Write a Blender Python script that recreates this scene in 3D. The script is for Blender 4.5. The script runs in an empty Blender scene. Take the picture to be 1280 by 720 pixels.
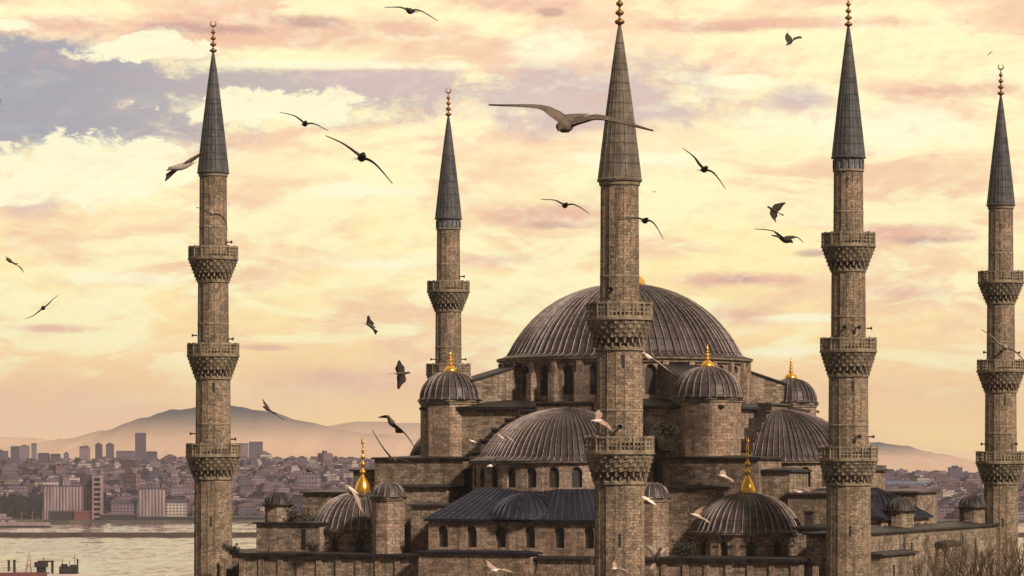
import bpy, math, random
from mathutils import Vector, Matrix, noise
PI = math.pi
R = math.radians
rnd = random.Random(11)
scene = bpy.context.scene
col = scene.collection

# ------------------------------------------------------------------ camera
FPX = 4000.0          # focal length in pixels of a 1280 wide picture
HY = 584.0            # row of the horizon
CZ = 54.0             # eye height above the sea
cam_d = bpy.data.cameras.new("camera")
cam = bpy.data.objects.new("camera", cam_d)
col.objects.link(cam)
cam_d.sensor_width = 36.0
cam_d.lens = FPX / 1280 * 36.0
cam_d.shift_y = (HY - 360) / 1280
cam_d.clip_start = 1.0
cam_d.clip_end = 60000.0
cam.location = (0, 0, CZ)
cam.rotation_euler = (R(90), 0, 0)
scene.camera = cam

def P(px, py, Z):
    return Vector(((px - 640) / FPX * Z, Z, CZ + (HY - py) / FPX * Z))

def lin(r, g, b):
    f = lambda c: (c / 255 / 12.92) if c / 255 <= 0.04045 else ((c / 255 + 0.055) / 1.055) ** 2.4
    return (f(r), f(g), f(b), 1.0)

# ------------------------------------------------------------------ node helper
class NT:
    def __init__(s, tree):
        s.t = tree
        tree.nodes.clear()
    def n(s, kind, **kw):
        nd = s.t.nodes.new(kind)
        for k, v in kw.items():
            setattr(nd, k, v)
        return nd
    def put(s, sock, v):
        if isinstance(v, bpy.types.NodeSocket):
            s.t.links.new(v, sock)
        elif v is not None:
            sock.default_value = v
    def m(s, op, a, b=None, c=None, clamp=False):
        nd = s.n("ShaderNodeMath", operation=op, use_clamp=clamp)
        s.put(nd.inputs[0], a); s.put(nd.inputs[1], b); s.put(nd.inputs[2], c)
        return nd.outputs[0]
    def mix(s, fac, a, b, mode='MIX'):
        nd = s.n("ShaderNodeMix", data_type='RGBA', blend_type=mode)
        s.put(nd.inputs[0], fac); s.put(nd.inputs[6], a); s.put(nd.inputs[7], b)
        return nd.outputs[2]
    def vec(s, x, y, z):
        nd = s.n("ShaderNodeCombineXYZ")
        s.put(nd.inputs[0], x); s.put(nd.inputs[1], y); s.put(nd.inputs[2], z)
        return nd.outputs[0]
    def sep(s, v):
        nd = s.n("ShaderNodeSeparateXYZ"); s.put(nd.inputs[0], v)
        return nd.outputs
    def noise(s, v, scale=1.0, detail=4.0, rough=0.55, dist=0.0):
        nd = s.n("ShaderNodeTexNoise")
        s.put(nd.inputs['Vector'], v)
        nd.inputs['Scale'].default_value = scale
        nd.inputs['Detail'].default_value = detail
        nd.inputs['Roughness'].default_value = rough
        nd.inputs['Distortion'].default_value = dist
        return nd.outputs[0]
    def map(s, v, scale=(1, 1, 1), loc=(0, 0, 0), rot=(0, 0, 0)):
        nd = s.n("ShaderNodeMapping"); s.put(nd.inputs[0], v)
        nd.inputs['Location'].default_value = loc
        nd.inputs['Rotation'].default_value = rot
        nd.inputs['Scale'].default_value = scale
        return nd.outputs[0]
    def ramp(s, fac, stops):
        nd = s.n("ShaderNodeValToRGB"); s.put(nd.inputs[0], fac)
        e = nd.color_ramp.elements
        while len(e) > 1: e.remove(e[-1])
        e[0].position, e[0].color = stops[0]
        for p, c in stops[1:]:
            x = e.new(p); x.color = c
        return nd.outputs[0]
    def sstep(s, v, lo, hi):
        nd = s.n("ShaderNodeMapRange", interpolation_type='SMOOTHSTEP')
        s.put(nd.inputs[0], v)
        nd.inputs[1].default_value = lo; nd.inputs[2].default_value = hi
        return nd.outputs[0]

# ------------------------------------------------------------------ sky
SUN_DIR = Vector((0.52, -0.64, 0.58)).normalized()
world = bpy.data.worlds.new("World")
scene.world = world
world.use_nodes = True
t = NT(world.node_tree)
d = t.n("ShaderNodeTexCoord").outputs['Generated']
dx, dy, dz = t.sep(d)
az = t.m('MULTIPLY', t.m('ARCTAN2', dx, dy), 1000.0)          # milliradians from the view axis
el = t.m('MULTIPLY', t.m('ARCSINE', dz), 1000.0)
flat = t.vec(az, el, 0.0)
warp = t.noise(flat, 0.030, 5, 0.6)
fine = t.noise(t.map(flat, (1, 1.8, 1), (31, 7, 3)), 0.062, 10, 0.68, 0.25)
broad = t.noise(t.map(flat, (1, 3.0, 1), (5, 40, 2)), 0.011, 6, 0.58, 0.5)
band = t.noise(t.map(flat, (1, 3.6, 1), (77, 13, 9)), 0.016, 7, 0.6, 0.6)
up = t.m('MULTIPLY', el, 1 / 1571.0)
def S(mrad, *c): return (max(0.0, mrad / 1571.0), lin(*c))
base = t.ramp(up, [S(0, 255, 216, 146), S(9, 255, 219, 152), S(24, 250, 206, 152), S(45, 255, 228, 164), S(70, 255, 239, 174),
                   S(105, 254, 232, 186), S(150, 252, 220, 178), S(260, 205, 184, 178), S(600, 112, 110, 126), S(1571, 92, 95, 122)])
pinkf = t.m('MULTIPLY', t.sstep(broad, 0.44, 0.60), 0.75)
c = t.mix(pinkf, base, lin(240, 196, 163))
yelf = t.m('MULTIPLY', t.m('MULTIPLY', t.sstep(band, 0.46, 0.55), t.sstep(el, 14, 40)), 0.85)
c = t.mix(yelf, c, lin(255, 247, 192))
def blob(px, py, rx, ry, amt=1.1, edge=0.5, nz=None, tilt=0.0):
    """soft cloud mask round a direction, its rim broken up by noise"""
    ux = t.m('SUBTRACT', az, (px - 640) / 4.0)
    uy = t.m('SUBTRACT', el, (HY - py) / 4.0)
    if tilt:
        uy = t.m('ADD', uy, t.m('MULTIPLY', ux, tilt))
    a = t.m('MULTIPLY', ux, 4.0 / rx); b = t.m('MULTIPLY', uy, 4.0 / ry)
    r2 = t.m('SQRT', t.m('ADD', t.m('MULTIPLY', a, a), t.m('MULTIPLY', b, b)))
    v = t.m('SUBTRACT', 1.0, r2)
    v = t.m('ADD', v, t.m('MULTIPLY', t.m('SUBTRACT', nz or fine, 0.5), amt * 2.2))
    return t.sstep(v, 0.0, edge)
def union(*ms):
    o = ms[0]
    for x in ms[1:]: o = t.m('MAXIMUM', o, x)
    return o
# open blue-grey sky between the clouds
blue = union(blob(90, 128, 265, 100, 0.8, 0.45), blob(330, 118, 330, 48, 0.9, 0.6))
c = t.mix(t.m('MULTIPLY', blue, 0.95), c, t.mix(t.sstep(az, -150, -40), lin(152, 153, 167), lin(198, 179, 174)))
lav = union(blob(730, 125, 210, 60, 0.9, 0.6), blob(480, 100, 120, 30, 0.8, 0.6), blob(40, 255, 70, 30, 0.8, 0.9), blob(1000, 130, 60, 26, 1.0, 0.9))
c = t.mix(t.m('MULTIPLY', lav, 0.85), c, lin(204, 182, 180))
# rosy cloud bellies and streaks
rose = union(blob(330, 45, 300, 30, 0.7, 0.6), blob(60, 40, 120, 16, 0.8, 0.7), blob(650, 8, 130, 18, 0.9, 0.8), blob(1000, 35, 240, 12, 0.9, 0.8))
c = t.mix(t.m('MULTIPLY', rose, 0.8), c, lin(233, 180, 152))
mauve = union(blob(255, 42, 110, 10, 0.7, 0.7), blob(690, 19, 22, 9, 0.8, 0.6), blob(385, 32, 60, 12, 0.8, 0.8))
c = t.mix(t.m('MULTIPLY', mauve, 0.75), c, lin(192, 150, 142))
streak = union(blob(690, 270, 130, 22, 0.8, 0.8), blob(1130, 296, 110, 20, 0.8, 0.8), blob(930, 350, 120, 13, 0.8, 0.8),
               blob(1120, 368, 70, 16, 0.8, 0.8), blob(330, 435, 45, 6, 0.6, 0.8), blob(620, 325, 70, 12, 0.8, 0.9),
               blob(70, 412, 90, 8, 0.8, 0.9), blob(1180, 120, 110, 14, 0.9, 0.9), blob(900, 40, 90, 10, 0.9, 0.9),
               blob(930, 395, 70, 22, 0.8, 0.9), blob(430, 475, 160, 26, 0.6, 1.2))
c = t.mix(t.m('MULTIPLY', streak, 0.85), c, lin(226, 174, 152))
core = union(blob(925, 351, 45, 7, 0.7, 0.9), blob(1020, 318, 40, 7, 0.6, 0.9), blob(1150, 303, 60, 8, 0.7, 0.9), blob(700, 283, 60, 7, 0.7, 0.9))
c = t.mix(t.m('MULTIPLY', core, 0.75), c, lin(190, 150, 146))
# bright cumulus rims
glow = union(blob(190, 66, 95, 20, 1.1, 0.25), blob(430, 84, 250, 9, 1.0, 0.6), blob(335, 136, 135, 24, 1.15, 0.25), blob(110, 214, 115, 48, 1.2, 0.25),
             blob(20, 245, 75, 24, 1.1, 0.35), blob(190, 215, 75, 42, 1.2, 0.3), blob(22, 40, 34, 9, 1.3, 0.4), blob(1080, 165, 190, 34, 1.0, 0.6),
             blob(800, 200, 120, 14, 0.9, 0.7), blob(930, 105, 50, 12, 0.9, 0.5), blob(1000, 398, 90, 8, 0.7, 0.6), blob(980, 440, 60, 10, 0.8, 0.8),
             blob(450, 240, 120, 12, 0.9, 0.8), blob(160, 350, 140, 12, 0.8, 0.9), blob(480, 330, 120, 18, 0.9, 0.9), blob(700, 60, 100, 30, 1.0, 0.8))
c = t.mix(t.m('MULTIPLY', glow, 0.92), c, lin(255, 249, 208))
def relief(sc, off, k):
    a = t.noise(t.map(flat, (1, 2.1, 1), (13, 7 + off, 4)), sc, 10, 0.62, 0.15)
    b = t.noise(t.map(flat, (1, 2.1, 1), (13 + off * 0.5, 7 - off, 4)), sc, 10, 0.62, 0.15)
    return t.m('MULTIPLY', t.m('SUBTRACT', b, a), k)
rel = t.m('ADD', relief(0.022, 4.0, 3.2), relief(0.060, 1.6, 2.2))
hi = t.m('MULTIPLY', rel, t.sstep(el, 12, 45), clamp=True)
lo = t.m('MULTIPLY', t.m('MULTIPLY', rel, -1.0), t.sstep(el, 12, 50), clamp=True)
keep = t.m('SUBTRACT', 1.0, t.m('MULTIPLY', blue, 0.75))
c = t.mix(t.m('MULTIPLY', t.m('MULTIPLY', hi, keep), 0.85), c, lin(255, 250, 212))
c = t.mix(t.m('MULTIPLY', t.m('MULTIPLY', lo, keep), 0.52), c, lin(226, 174, 152))
shade = t.m('MULTIPLY', t.sstep(fine, 0.56, 0.72), t.m('MULTIPLY', t.sstep(el, 60, 110), 0.35))
c = t.mix(shade, c, lin(226, 184, 164))
west = t.sstep(dy, 0.35, -0.35)
c = t.mix(west, c, t.mix(0.82, c, lin(50, 44, 56)))
below = t.sstep(el, -4, -60)
c = t.mix(below, c, lin(120, 96, 84))
sky = t.n("ShaderNodeTexSky", sky_type='NISHITA', sun_disc=False)
sky.sun_elevation = math.asin(SUN_DIR.z)
sky.sun_rotation = math.atan2(SUN_DIR.x, SUN_DIR.y)
bg1 = t.n("ShaderNodeBackground"); t.put(bg1.inputs[0], c); bg1.inputs[1].default_value = 1.09
bg2 = t.n("ShaderNodeBackground"); t.put(bg2.inputs[0], sky.outputs[0]); bg2.inputs[1].default_value = 0.004
add = t.n("ShaderNodeAddShader")
t.t.links.new(bg1.outputs[0], add.inputs[0]); t.t.links.new(bg2.outputs[0], add.inputs[1])
out = t.n("ShaderNodeOutputWorld"); t.t.links.new(add.outputs[0], out.inputs[0])
try:
    world.cycles.sampling_method = 'MANUAL'; world.cycles.sample_map_resolution = 512
except Exception:
    pass

# ------------------------------------------------------------------ sun and exposure
sl = bpy.data.lights.new("sun", 'SUN')
sl.energy = 5.0
sl.angle = R(6)
sl.color = (1.0, 0.80, 0.61)
so = bpy.data.objects.new("sun", sl)
col.objects.link(so)
so.rotation_euler = SUN_DIR.to_track_quat('Z', 'Y').to_euler()
so.location = (0, 0, 400)
vs = scene.view_settings
scene.display_settings.display_device = 'sRGB'
vs.view_transform = 'Standard'
vs.look = 'None'
vs.exposure = 0.0
vs.gamma = 1.0
vs.use_curve_mapping = False
scene.cycles.volume_bounces = 1
scene.cycles.max_bounces = 6
scene.cycles.diffuse_bounces = 3

# ------------------------------------------------------------------ materials
def mat(name, build):
    m = bpy.data.materials.new(name)
    m.use_nodes = True
    t = NT(m.node_tree)
    b = t.n("ShaderNodeBsdfPrincipled")
    o = t.n("ShaderNodeOutputMaterial")
    t.t.links.new(b.outputs[0], o.inputs[0])
    build(t, b)
    return m

def setb(t, b, color=None, rough=None, metal=None, spec=None, normal=None):
    if color is not None: t.put(b.inputs['Base Color'], color)
    if rough is not None: t.put(b.inputs['Roughness'], rough)
    if metal is not None: t.put(b.inputs['Metallic'], metal)
    if spec is not None: t.put(b.inputs['Specular IOR Level'], spec)
    if normal is not None: t.put(b.inputs['Normal'], normal)

def bump(t, h, strength=0.5, dist=0.05):
    nd = t.n("ShaderNodeBump"); t.put(nd.inputs['Height'], h)
    nd.inputs['Strength'].default_value = strength
    nd.inputs['Distance'].default_value = dist
    return nd.outputs[0]

def stone(name, c1, c2, mortar, bw=0.95, bh=0.40, blotch=0.55):
    def f(t, b):
        uv = t.n("ShaderNodeTexCoord").outputs['UV']
        ob = t.n("ShaderNodeTexCoord").outputs['Object']
        wob = t.noise(ob, 2.2, 3)
        uvw = t.n("ShaderNodeVectorMath", operation='ADD')
        t.put(uvw.inputs[0], uv); t.put(uvw.inputs[1], t.vec(t.m('MULTIPLY', wob, 0.06), t.m('MULTIPLY', wob, 0.05), 0.0))
        br = t.n("ShaderNodeTexBrick", offset=0.5)
        t.put(br.inputs['Vector'], uvw.outputs[0])
        br.inputs['Color1'].default_value = (0, 0, 0, 1); br.inputs['Color2'].default_value = (1, 1, 1, 1)
        br.inputs['Mortar'].default_value = (0.5, 0.5, 0.5, 1)
        br.inputs['Scale'].default_value = 1.0
        br.inputs['Mortar Size'].default_value = 0.018; br.inputs['Mortar Smooth'].default_value = 0.3
        br.inputs['Brick Width'].default_value = bw; br.inputs['Row Height'].default_value = bh
        mid = tuple(0.45 * a + 0.55 * e for a, e in zip(c1, c2))
        blk = t.m('ADD', t.m('MULTIPLY', br.outputs['Color'], 0.34), t.m('MULTIPLY', t.noise(t.map(ob, (1, 1, 1.4), (2, 8, 1)), 0.9, 7, 0.72), 0.74))
        tone = t.ramp(blk, [(0.12, tuple(0.7 * e for e in c1[:3]) + (1,)), (0.36, c1), (0.56, mid), (0.78, c2), (0.98, tuple(min(1, e * 1.3) for e in c2[:3]) + (1,))])
        big = t.noise(ob, 0.22, 5, 0.6)
        tone = t.mix(t.m('MULTIPLY', t.sstep(big, 0.42, 0.66), blotch), tone, tuple(0.45 * e for e in c1[:3]) + (1,))
        warm = t.noise(t.map(ob, (1, 1, 1), (9, 3, 5)), 0.5, 4, 0.6)
        tone = t.mix(t.m('MULTIPLY', t.sstep(warm, 0.5, 0.7), 0.4), tone, (c2[0] * 1.15, c2[1] * 0.93, c2[2] * 0.78, 1))
        run = t.noise(t.map(ob, (1.6, 1.6, 0.09)), 1.0, 5, 0.65)
        tone = t.mix(t.m('MULTIPLY', t.sstep(run, 0.51, 0.68), 0.72), tone, (0.035, 0.030, 0.026, 1))
        grit = t.noise(ob, 4.0, 5, 0.75)
        tone = t.mix(t.m('MULTIPLY', t.sstep(grit, 0.48, 0.62), 0.7), tone, tuple(0.4 * e for e in c1[:3]) + (1,))
        pit = t.noise(ob, 11.0, 4, 0.8)
        tone = t.mix(t.m('MULTIPLY', t.sstep(pit, 0.51, 0.62), 0.75), tone, (0.045, 0.036, 0.032, 1))
        tone = t.mix(t.m('MULTIPLY', t.sstep(pit, 0.47, 0.34), 0.6), tone, tuple(min(1, e * 1.45) for e in c2[:3]) + (1,))
        tone = t.mix(t.m('MULTIPLY', br.outputs['Fac'], 0.5), tone, mortar)
        h = t.m('ADD', t.m('MULTIPLY', br.outputs['Fac'], -1.0), t.m('MULTIPLY', grit, 1.2))
        setb(t, b, tone, 0.9, 0.0, 0.2, bump(t, h, 0.7, 0.05))
    return mat(name, f)

def lead(name, c, c2, rough=0.5):
    def f(t, b):
        ob = t.n("ShaderNodeTexCoord").outputs['Object']
        uv = t.n("ShaderNodeTexCoord").outputs['UV']
        n1 = t.noise(ob, 0.45, 5, 0.6)
        n2 = t.noise(t.map(ob, (3, 3, 0.35)), 1.3, 5, 0.65)
        n3 = t.noise(t.map(ob, (1, 1, 1), (4, 9, 2)), 1.7, 6, 0.7)
        k = t.mix(t.sstep(n1, 0.36, 0.66), c, c2)
        k = t.mix(t.m('MULTIPLY', t.sstep(n3, 0.50, 0.68), 0.55), k, tuple(min(1, 1.8 * e) for e in c2[:3]) + (1,))
        k = t.mix(t.m('MULTIPLY', t.sstep(n3, 0.46, 0.30), 0.5), k, tuple(0.45 * e for e in c[:3]) + (1,))
        k = t.mix(t.m('MULTIPLY', t.sstep(n2, 0.5, 0.72), 0.65), k, tuple(0.4 * e for e in c[:3]) + (1,))
        br = t.n("ShaderNodeTexBrick", offset=0.5)
        t.put(br.inputs['Vector'], uv); br.inputs['Scale'].default_value = 1.0
        br.inputs['Mortar Size'].default_value = 0.055; br.inputs['Brick Width'].default_value = 60.0; br.inputs['Row Height'].default_value = 1.7
        br.inputs['Mortar Smooth'].default_value = 0.4
        k = t.mix(t.m('MULTIPLY', br.outputs['Fac'], 0.75), k, tuple(0.3 * e for e in c[:3]) + (1,))
        h = t.m('ADD', t.m('MULTIPLY', br.outputs['Fac'], -0.8), t.noise(ob, 2.5, 4, 0.6))
        setb(t, b, k, rough, 0.0, 0.3, bump(t, h, 0.5, 0.06))
    return mat(name, f)

def plain(name, c, rough=0.7, metal=0.0, var=0.35, scale=1.5, spec=0.4):
    def f(t, b):
        ob = t.n("ShaderNodeTexCoord").outputs['Object']
        n1 = t.noise(ob, scale, 5, 0.6)
        k = t.mix(t.sstep(n1, 0.35, 0.7), tuple(c[:3]) + (1,), tuple(e * (1 - var) for e in c[:3]) + (1,))
        setb(t, b, k, rough, metal, spec)
    return mat(name, f)

M = {}
M['stone'] = stone('weathered_stone', (0.135, 0.103, 0.078, 1), (0.48, 0.385, 0.305, 1), (0.075, 0.060, 0.050, 1), 0.8, 0.33)
M['stone_min'] = stone('minaret_stone', (0.155, 0.116, 0.084, 1), (0.47, 0.37, 0.28, 1), (0.09, 0.070, 0.056, 1), 0.46, 0.24, 0.5)
M['stone_drum'] = stone('pale_drum_stone', (0.20, 0.15, 0.12, 1), (0.50, 0.40, 0.33, 1), (0.13, 0.10, 0.085, 1), 0.9, 0.38, 0.6)
M['stone_pink'] = stone('rosy_stone', (0.17, 0.115, 0.085, 1), (0.48, 0.365, 0.295, 1), (0.10, 0.075, 0.06, 1), 0.8, 0.36, 0.4)
M['carved'] = plain('carved_stone', (0.30, 0.245, 0.185), 0.9, 0, 0.62, 1.1, 0.2)
M['carved_dark'] = plain('sooty_carved_stone', (0.19, 0.15, 0.115), 0.92, 0, 0.65, 1.3, 0.2)
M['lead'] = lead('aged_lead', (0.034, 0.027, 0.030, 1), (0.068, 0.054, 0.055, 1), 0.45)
M['lead_roll'] = lead('lit_lead_roll', (0.22, 0.18, 0.17, 1), (0.40, 0.33, 0.305, 1), 0.5)  # rolls paler than the sheets: light caught on the ribs put into the colour
M['lead_blue_roll'] = lead('lit_blue_lead_roll', (0.022, 0.023, 0.042, 1), (0.055, 0.055, 0.08, 1), 0.55)  # rib highlights on the blue roofs painted as a paler lead
M['lead_blue'] = lead('blue_shaded_lead', (0.006, 0.007, 0.018, 1), (0.013, 0.015, 0.032, 1), 0.6)  # same lead as the domes, dark blue shade put into its colour
M['lead_dark'] = lead('black_lead', (0.014, 0.012, 0.014, 1), (0.032, 0.028, 0.030, 1), 0.5)
M['lead_spire'] = lead('spire_lead', (0.040, 0.043, 0.052, 1), (0.075, 0.076, 0.082, 1), 0.5)
M['lead_spire_brown'] = lead('brown_spire_lead', (0.085, 0.072, 0.058, 1), (0.15, 0.125, 0.10, 1), 0.55)
M['gold'] = plain('gilding', (0.95, 0.52, 0.09), 0.28, 0.85, 0.2, 1.0, 0.5)
M['bronze'] = plain('dark_gilding', (0.30, 0.16, 0.06), 0.4, 0.7, 0.3)
M['black'] = plain('black_paint', (0.018, 0.016, 0.016), 0.6, 0, 0.2)
M['soot'] = plain('sooty_stone', (0.06, 0.046, 0.036), 0.9, 0, 0.4)
def _pane(t, b):
    uv = t.n("ShaderNodeTexCoord").outputs['UV']
    br = t.n("ShaderNodeTexBrick", offset=0.5)
    t.put(br.inputs['Vector'], uv); br.inputs['Scale'].default_value = 1.0
    br.inputs['Mortar Size'].default_value = 0.045; br.inputs['Brick Width'].default_value = 0.26; br.inputs['Row Height'].default_value = 0.24
    k = t.mix(br.outputs['Fac'], (0.008, 0.007, 0.008, 1), (0.055, 0.046, 0.04, 1))
    setb(t, b, k, 0.45)
M['pane'] = mat('pierced_window', _pane)
def _tile(t, b):
    ob = t.n("ShaderNodeTexCoord").outputs['Object']
    setb(t, b, t.mix(t.sstep(t.noise(ob, 3, 3), 0.4, 0.6), (0.07, 0.11, 0.17, 1), (0.17, 0.21, 0.25, 1)), 0.35)
M['tile'] = mat('blue_tile', _tile)

# ------------------------------------------------------------------ mesh builder
class MB:
    def __init__(s):
        s.v = []; s.f = []; s.uv = []; s.mi = []; s.sm = []; s.k = 0
    def add(s, pts, uvs=None, mi=0, smooth=False):
        b = len(s.v)
        s.v += [tuple(p) for p in pts]
        s.f.append(list(range(b, b + len(pts))))
        s.uv.append(uvs or [(p[0] + p[1], p[2]) for p in pts])
        s.mi.append(mi); s.sm.append(smooth)
    def quadgrid(s, rows, uvrows, mi=0, smooth=False, closed=False):
        b = len(s.v); nr = len(rows); nc = len(rows[0])
        for r in rows: s.v += [tuple(p) for p in r]
        for i in range(nr - 1):
            for j in range(nc - 1):
                s.f.append([b + i * nc + j, b + i * nc + j + 1, b + (i + 1) * nc + j + 1, b + (i + 1) * nc + j])
                s.uv.append([uvrows[i][j], uvrows[i][j + 1], uvrows[i + 1][j + 1], uvrows[i + 1][j]])
                s.mi.append(mi); s.sm.append(smooth)
    def box(s, x0, x1, y0, y1, z0, z1, mi=0, bottom=True):
        c = [(x0, y0, z0), (x1, y0, z0), (x1, y1, z0), (x0, y1, z0), (x0, y0, z1), (x1, y0, z1), (x1, y1, z1), (x0, y1, z1)]
        for q, ax in (((0, 1, 5, 4), 0), ((1, 2, 6, 5), 1), ((2, 3, 7, 6), 0), ((3, 0, 4, 7), 1), ((4, 5, 6, 7), 2), ((3, 2, 1, 0), 2)):
            if ax == 2 and q[0] == 3 and not bottom: continue
            p = [c[i] for i in q]
            if ax == 0: u = [(a[0], a[2]) for a in p]
            elif ax == 1: u = [(a[1], a[2]) for a in p]
            else: u = [(a[0], a[1]) for a in p]
            s.add(p, u, mi)
    def obox(s, ctr, ex, ey, ez, hx, hy, hz, mi=0):
        ctr, ex, ey, ez = Vector(ctr), Vector(ex), Vector(ey), Vector(ez)
        c = []
        for k in ((-1, -1, -1), (1, -1, -1), (1, 1, -1), (-1, 1, -1), (-1, -1, 1), (1, -1, 1), (1, 1, 1), (-1, 1, 1)):
            c.append(ctr + ex * hx * k[0] + ey * hy * k[1] + ez * hz * k[2])
        for q, (d1, d2) in (((0, 1, 5, 4), (hx, hz)), ((1, 2, 6, 5), (hy, hz)), ((2, 3, 7, 6), (hx, hz)), ((3, 0, 4, 7), (hy, hz)), ((4, 5, 6, 7), (hx, hy)), ((3, 2, 1, 0), (hx, hy))):
            s.add([c[i] for i in q], [(0, 0), (2 * d1, 0), (2 * d1, 2 * d2), (0, 2 * d2)], mi)
    def lathe(s, prof, n, cx=0, cy=0, a0=0.0, a1=2 * PI, mi=0, smooth=False, ph=0.0, rfun=None, uoff=0.0, voff=None):
        rows = []; uvr = []
        rm = max(p[0] for p in prof)
        arc = 0.0
        for i, (r, z) in enumerate(prof):
            if i: arc += math.hypot(r - prof[i - 1][0], z - prof[i - 1][1])
            row = []; uu = []
            for j in range(n + 1):
                a = a0 + ph + (a1 - a0) * j / n
                rr = r + (rfun(j, r, i) if rfun else 0.0)
                row.append((cx + rr * math.cos(a), cy + rr * math.sin(a), z))
                uu.append((uoff + (a1 - a0) * j / n * rm, prof[0][1] + arc if voff is None else voff + arc))
            rows.append(row); uvr.append(uu)
        s.quadgrid(rows, uvr, mi, smooth)
    def prism(s, poly, z0, z1, mi=0):
        n = len(poly); L = 0.0
        for i in range(n):
            a, b = poly[i], poly[(i + 1) % n]
            dl = math.hypot(b[0] - a[0], b[1] - a[1])
            s.add([(a[0], a[1], z0), (b[0], b[1], z0), (b[0], b[1], z1), (a[0], a[1], z1)], [(L, z0), (L + dl, z0), (L + dl, z1), (L, z1)], mi)
            L += dl
        s.add([(p[0], p[1], z1) for p in poly], [(p[0], p[1]) for p in poly], mi)
        s.add([(p[0], p[1], z0) for p in reversed(poly)], [(p[0], p[1]) for p in reversed(poly)], mi)
    def tube(s, pts, rads, n=4, mi=0, smooth=True):
        rows = []; uvr = []; L = 0
        for i, p in enumerate(pts):
            p = Vector(p)
            dv = Vector(pts[min(i + 1, len(pts) - 1)]) - Vector(pts[max(i - 1, 0)])
            if dv.length < 1e-9: dv = Vector((0, 0, 1))
            dv.normalize()
            a = dv.orthogonal().normalized(); b = dv.cross(a)
            if i: L += (p - Vector(pts[i - 1])).length
            rows.append([p + (a * math.cos(2 * PI * j / n) + b * math.sin(2 * PI * j / n)) * rads[i] for j in range(n + 1)])
            uvr.append([(j / n, L) for j in range(n + 1)])
        s.quadgrid(rows, uvr, mi, smooth)
    def xform(s, mx, start=0):
        for i in range(start, len(s.v)):
            s.v[i] = tuple(mx @ Vector(s.v[i]))
    def mesh(s, name, mats):
        me = bpy.data.meshes.new(name)
        me.from_pydata(s.v, [], s.f)
        uvl = me.uv_layers.new(name="UVMap")
        flat = []
        for u in s.uv:
            for a in u: flat += [a[0], a[1]]
        uvl.data.foreach_set('uv', flat)
        for m in (mats if isinstance(mats, (list, tuple)) else [mats]): me.materials.append(m)
        me.polygons.foreach_set('material_index', s.mi)
        me.polygons.foreach_set('use_smooth', s.sm)
        me.update()
        return me
    def obj(s, name, mats, parent=None):
        return link(name, s.mesh(name, mats), parent)

def link(name, data, parent=None, loc=None, rz=None):
    o = bpy.data.objects.new(name, data)
    col.objects.link(o)
    if parent: o.parent = parent
    if loc is not None: o.location = loc
    if rz is not None: o.rotation_euler = (0, 0, rz)
    return o

def tag(o, label=None, cat=None, group=None, kind=None):
    if label: o['label'] = label
    if cat: o['category'] = cat
    if group: o['group'] = group
    if kind: o['kind'] = kind
    return o

def thing(name, loc, label, cat, group=None, rz=0.0):
    o = link(name, None, None, loc, rz)
    return tag(o, label, cat, group)

def dup(src, parent=None):
    c = src.copy(); col.objects.link(c); c.parent = parent
    for ch in list(src.children): dup(ch, c)
    return c
# ================================================================== the mosque
GZ = 30.0                                     # mosque terrace above the sea
PHI = R(67.723)
MC = Vector((12.84, 365.0, GZ))
mosque = thing('mosque', MC, 'great grey stone mosque with cascading lead domes among slender minarets', 'mosque', rz=PHI)

def arch_outline(wc, ww, z0, wh, n=9, pointed=0.12):
    zs = z0 + wh - ww / 2 * (1 + pointed)
    pts = [(wc - ww / 2, z0), (wc - ww / 2, zs)]
    for i in range(1, n):
        a = PI - PI * i / n
        pts.append((wc + ww / 2 * math.cos(a), zs + ww / 2 * (1 + pointed) * math.sin(a)))
    pts += [(wc + ww / 2, zs), (wc + ww / 2, z0)]
    return pts

def arch_panel(mb, O, ex, nrm, W, zb, zt, ww, z0, wh, depth=0.45, mi=0, uo=0.0):
    """a wall bay with an arched opening and its reveals"""
    O, ex, nrm = Vector(O), Vector(ex), Vector(nrm)
    wc = W / 2
    g = lambda x, z, dd=0.0: (O.x + ex.x * x - nrm.x * dd, O.y + ex.y * x - nrm.y * dd, z)
    U = lambda x, z: (uo + x, z)
    def face(pp): mb.add([g(*p) for p in pp], [U(*p) for p in pp], mi)
    l, r = wc - ww / 2, wc + ww / 2
    pts = arch_outline(wc, ww, z0, wh)
    zs = pts[1][1]
    face([(0, zb), (l, zb), (l, zs), (0, zs)])
    face([(r, zb), (W, zb), (W, zs), (r, zs)])
    face([(l, zb), (r, zb), (r, z0), (l, z0)])
    face([(0, zs), (l, zs), (l, zt), (0, zt)])
    face([(r, zs), (W, zs), (W, zt), (r, zt)])
    arc = pts[1:-1]
    for a, b in zip(arc, arc[1:]):
        face([a, b, (b[0], zt), (a[0], zt)])
    loop = pts + [pts[0]]
    for a, b in zip(loop, loop[1:]):
        mb.add([g(b[0], b[1]), g(a[0], a[1]), g(a[0], a[1], depth), g(b[0], b[1], depth)], [(0, 0), (0.4, 0), (0.4, depth), (0, depth)], mi)

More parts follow.
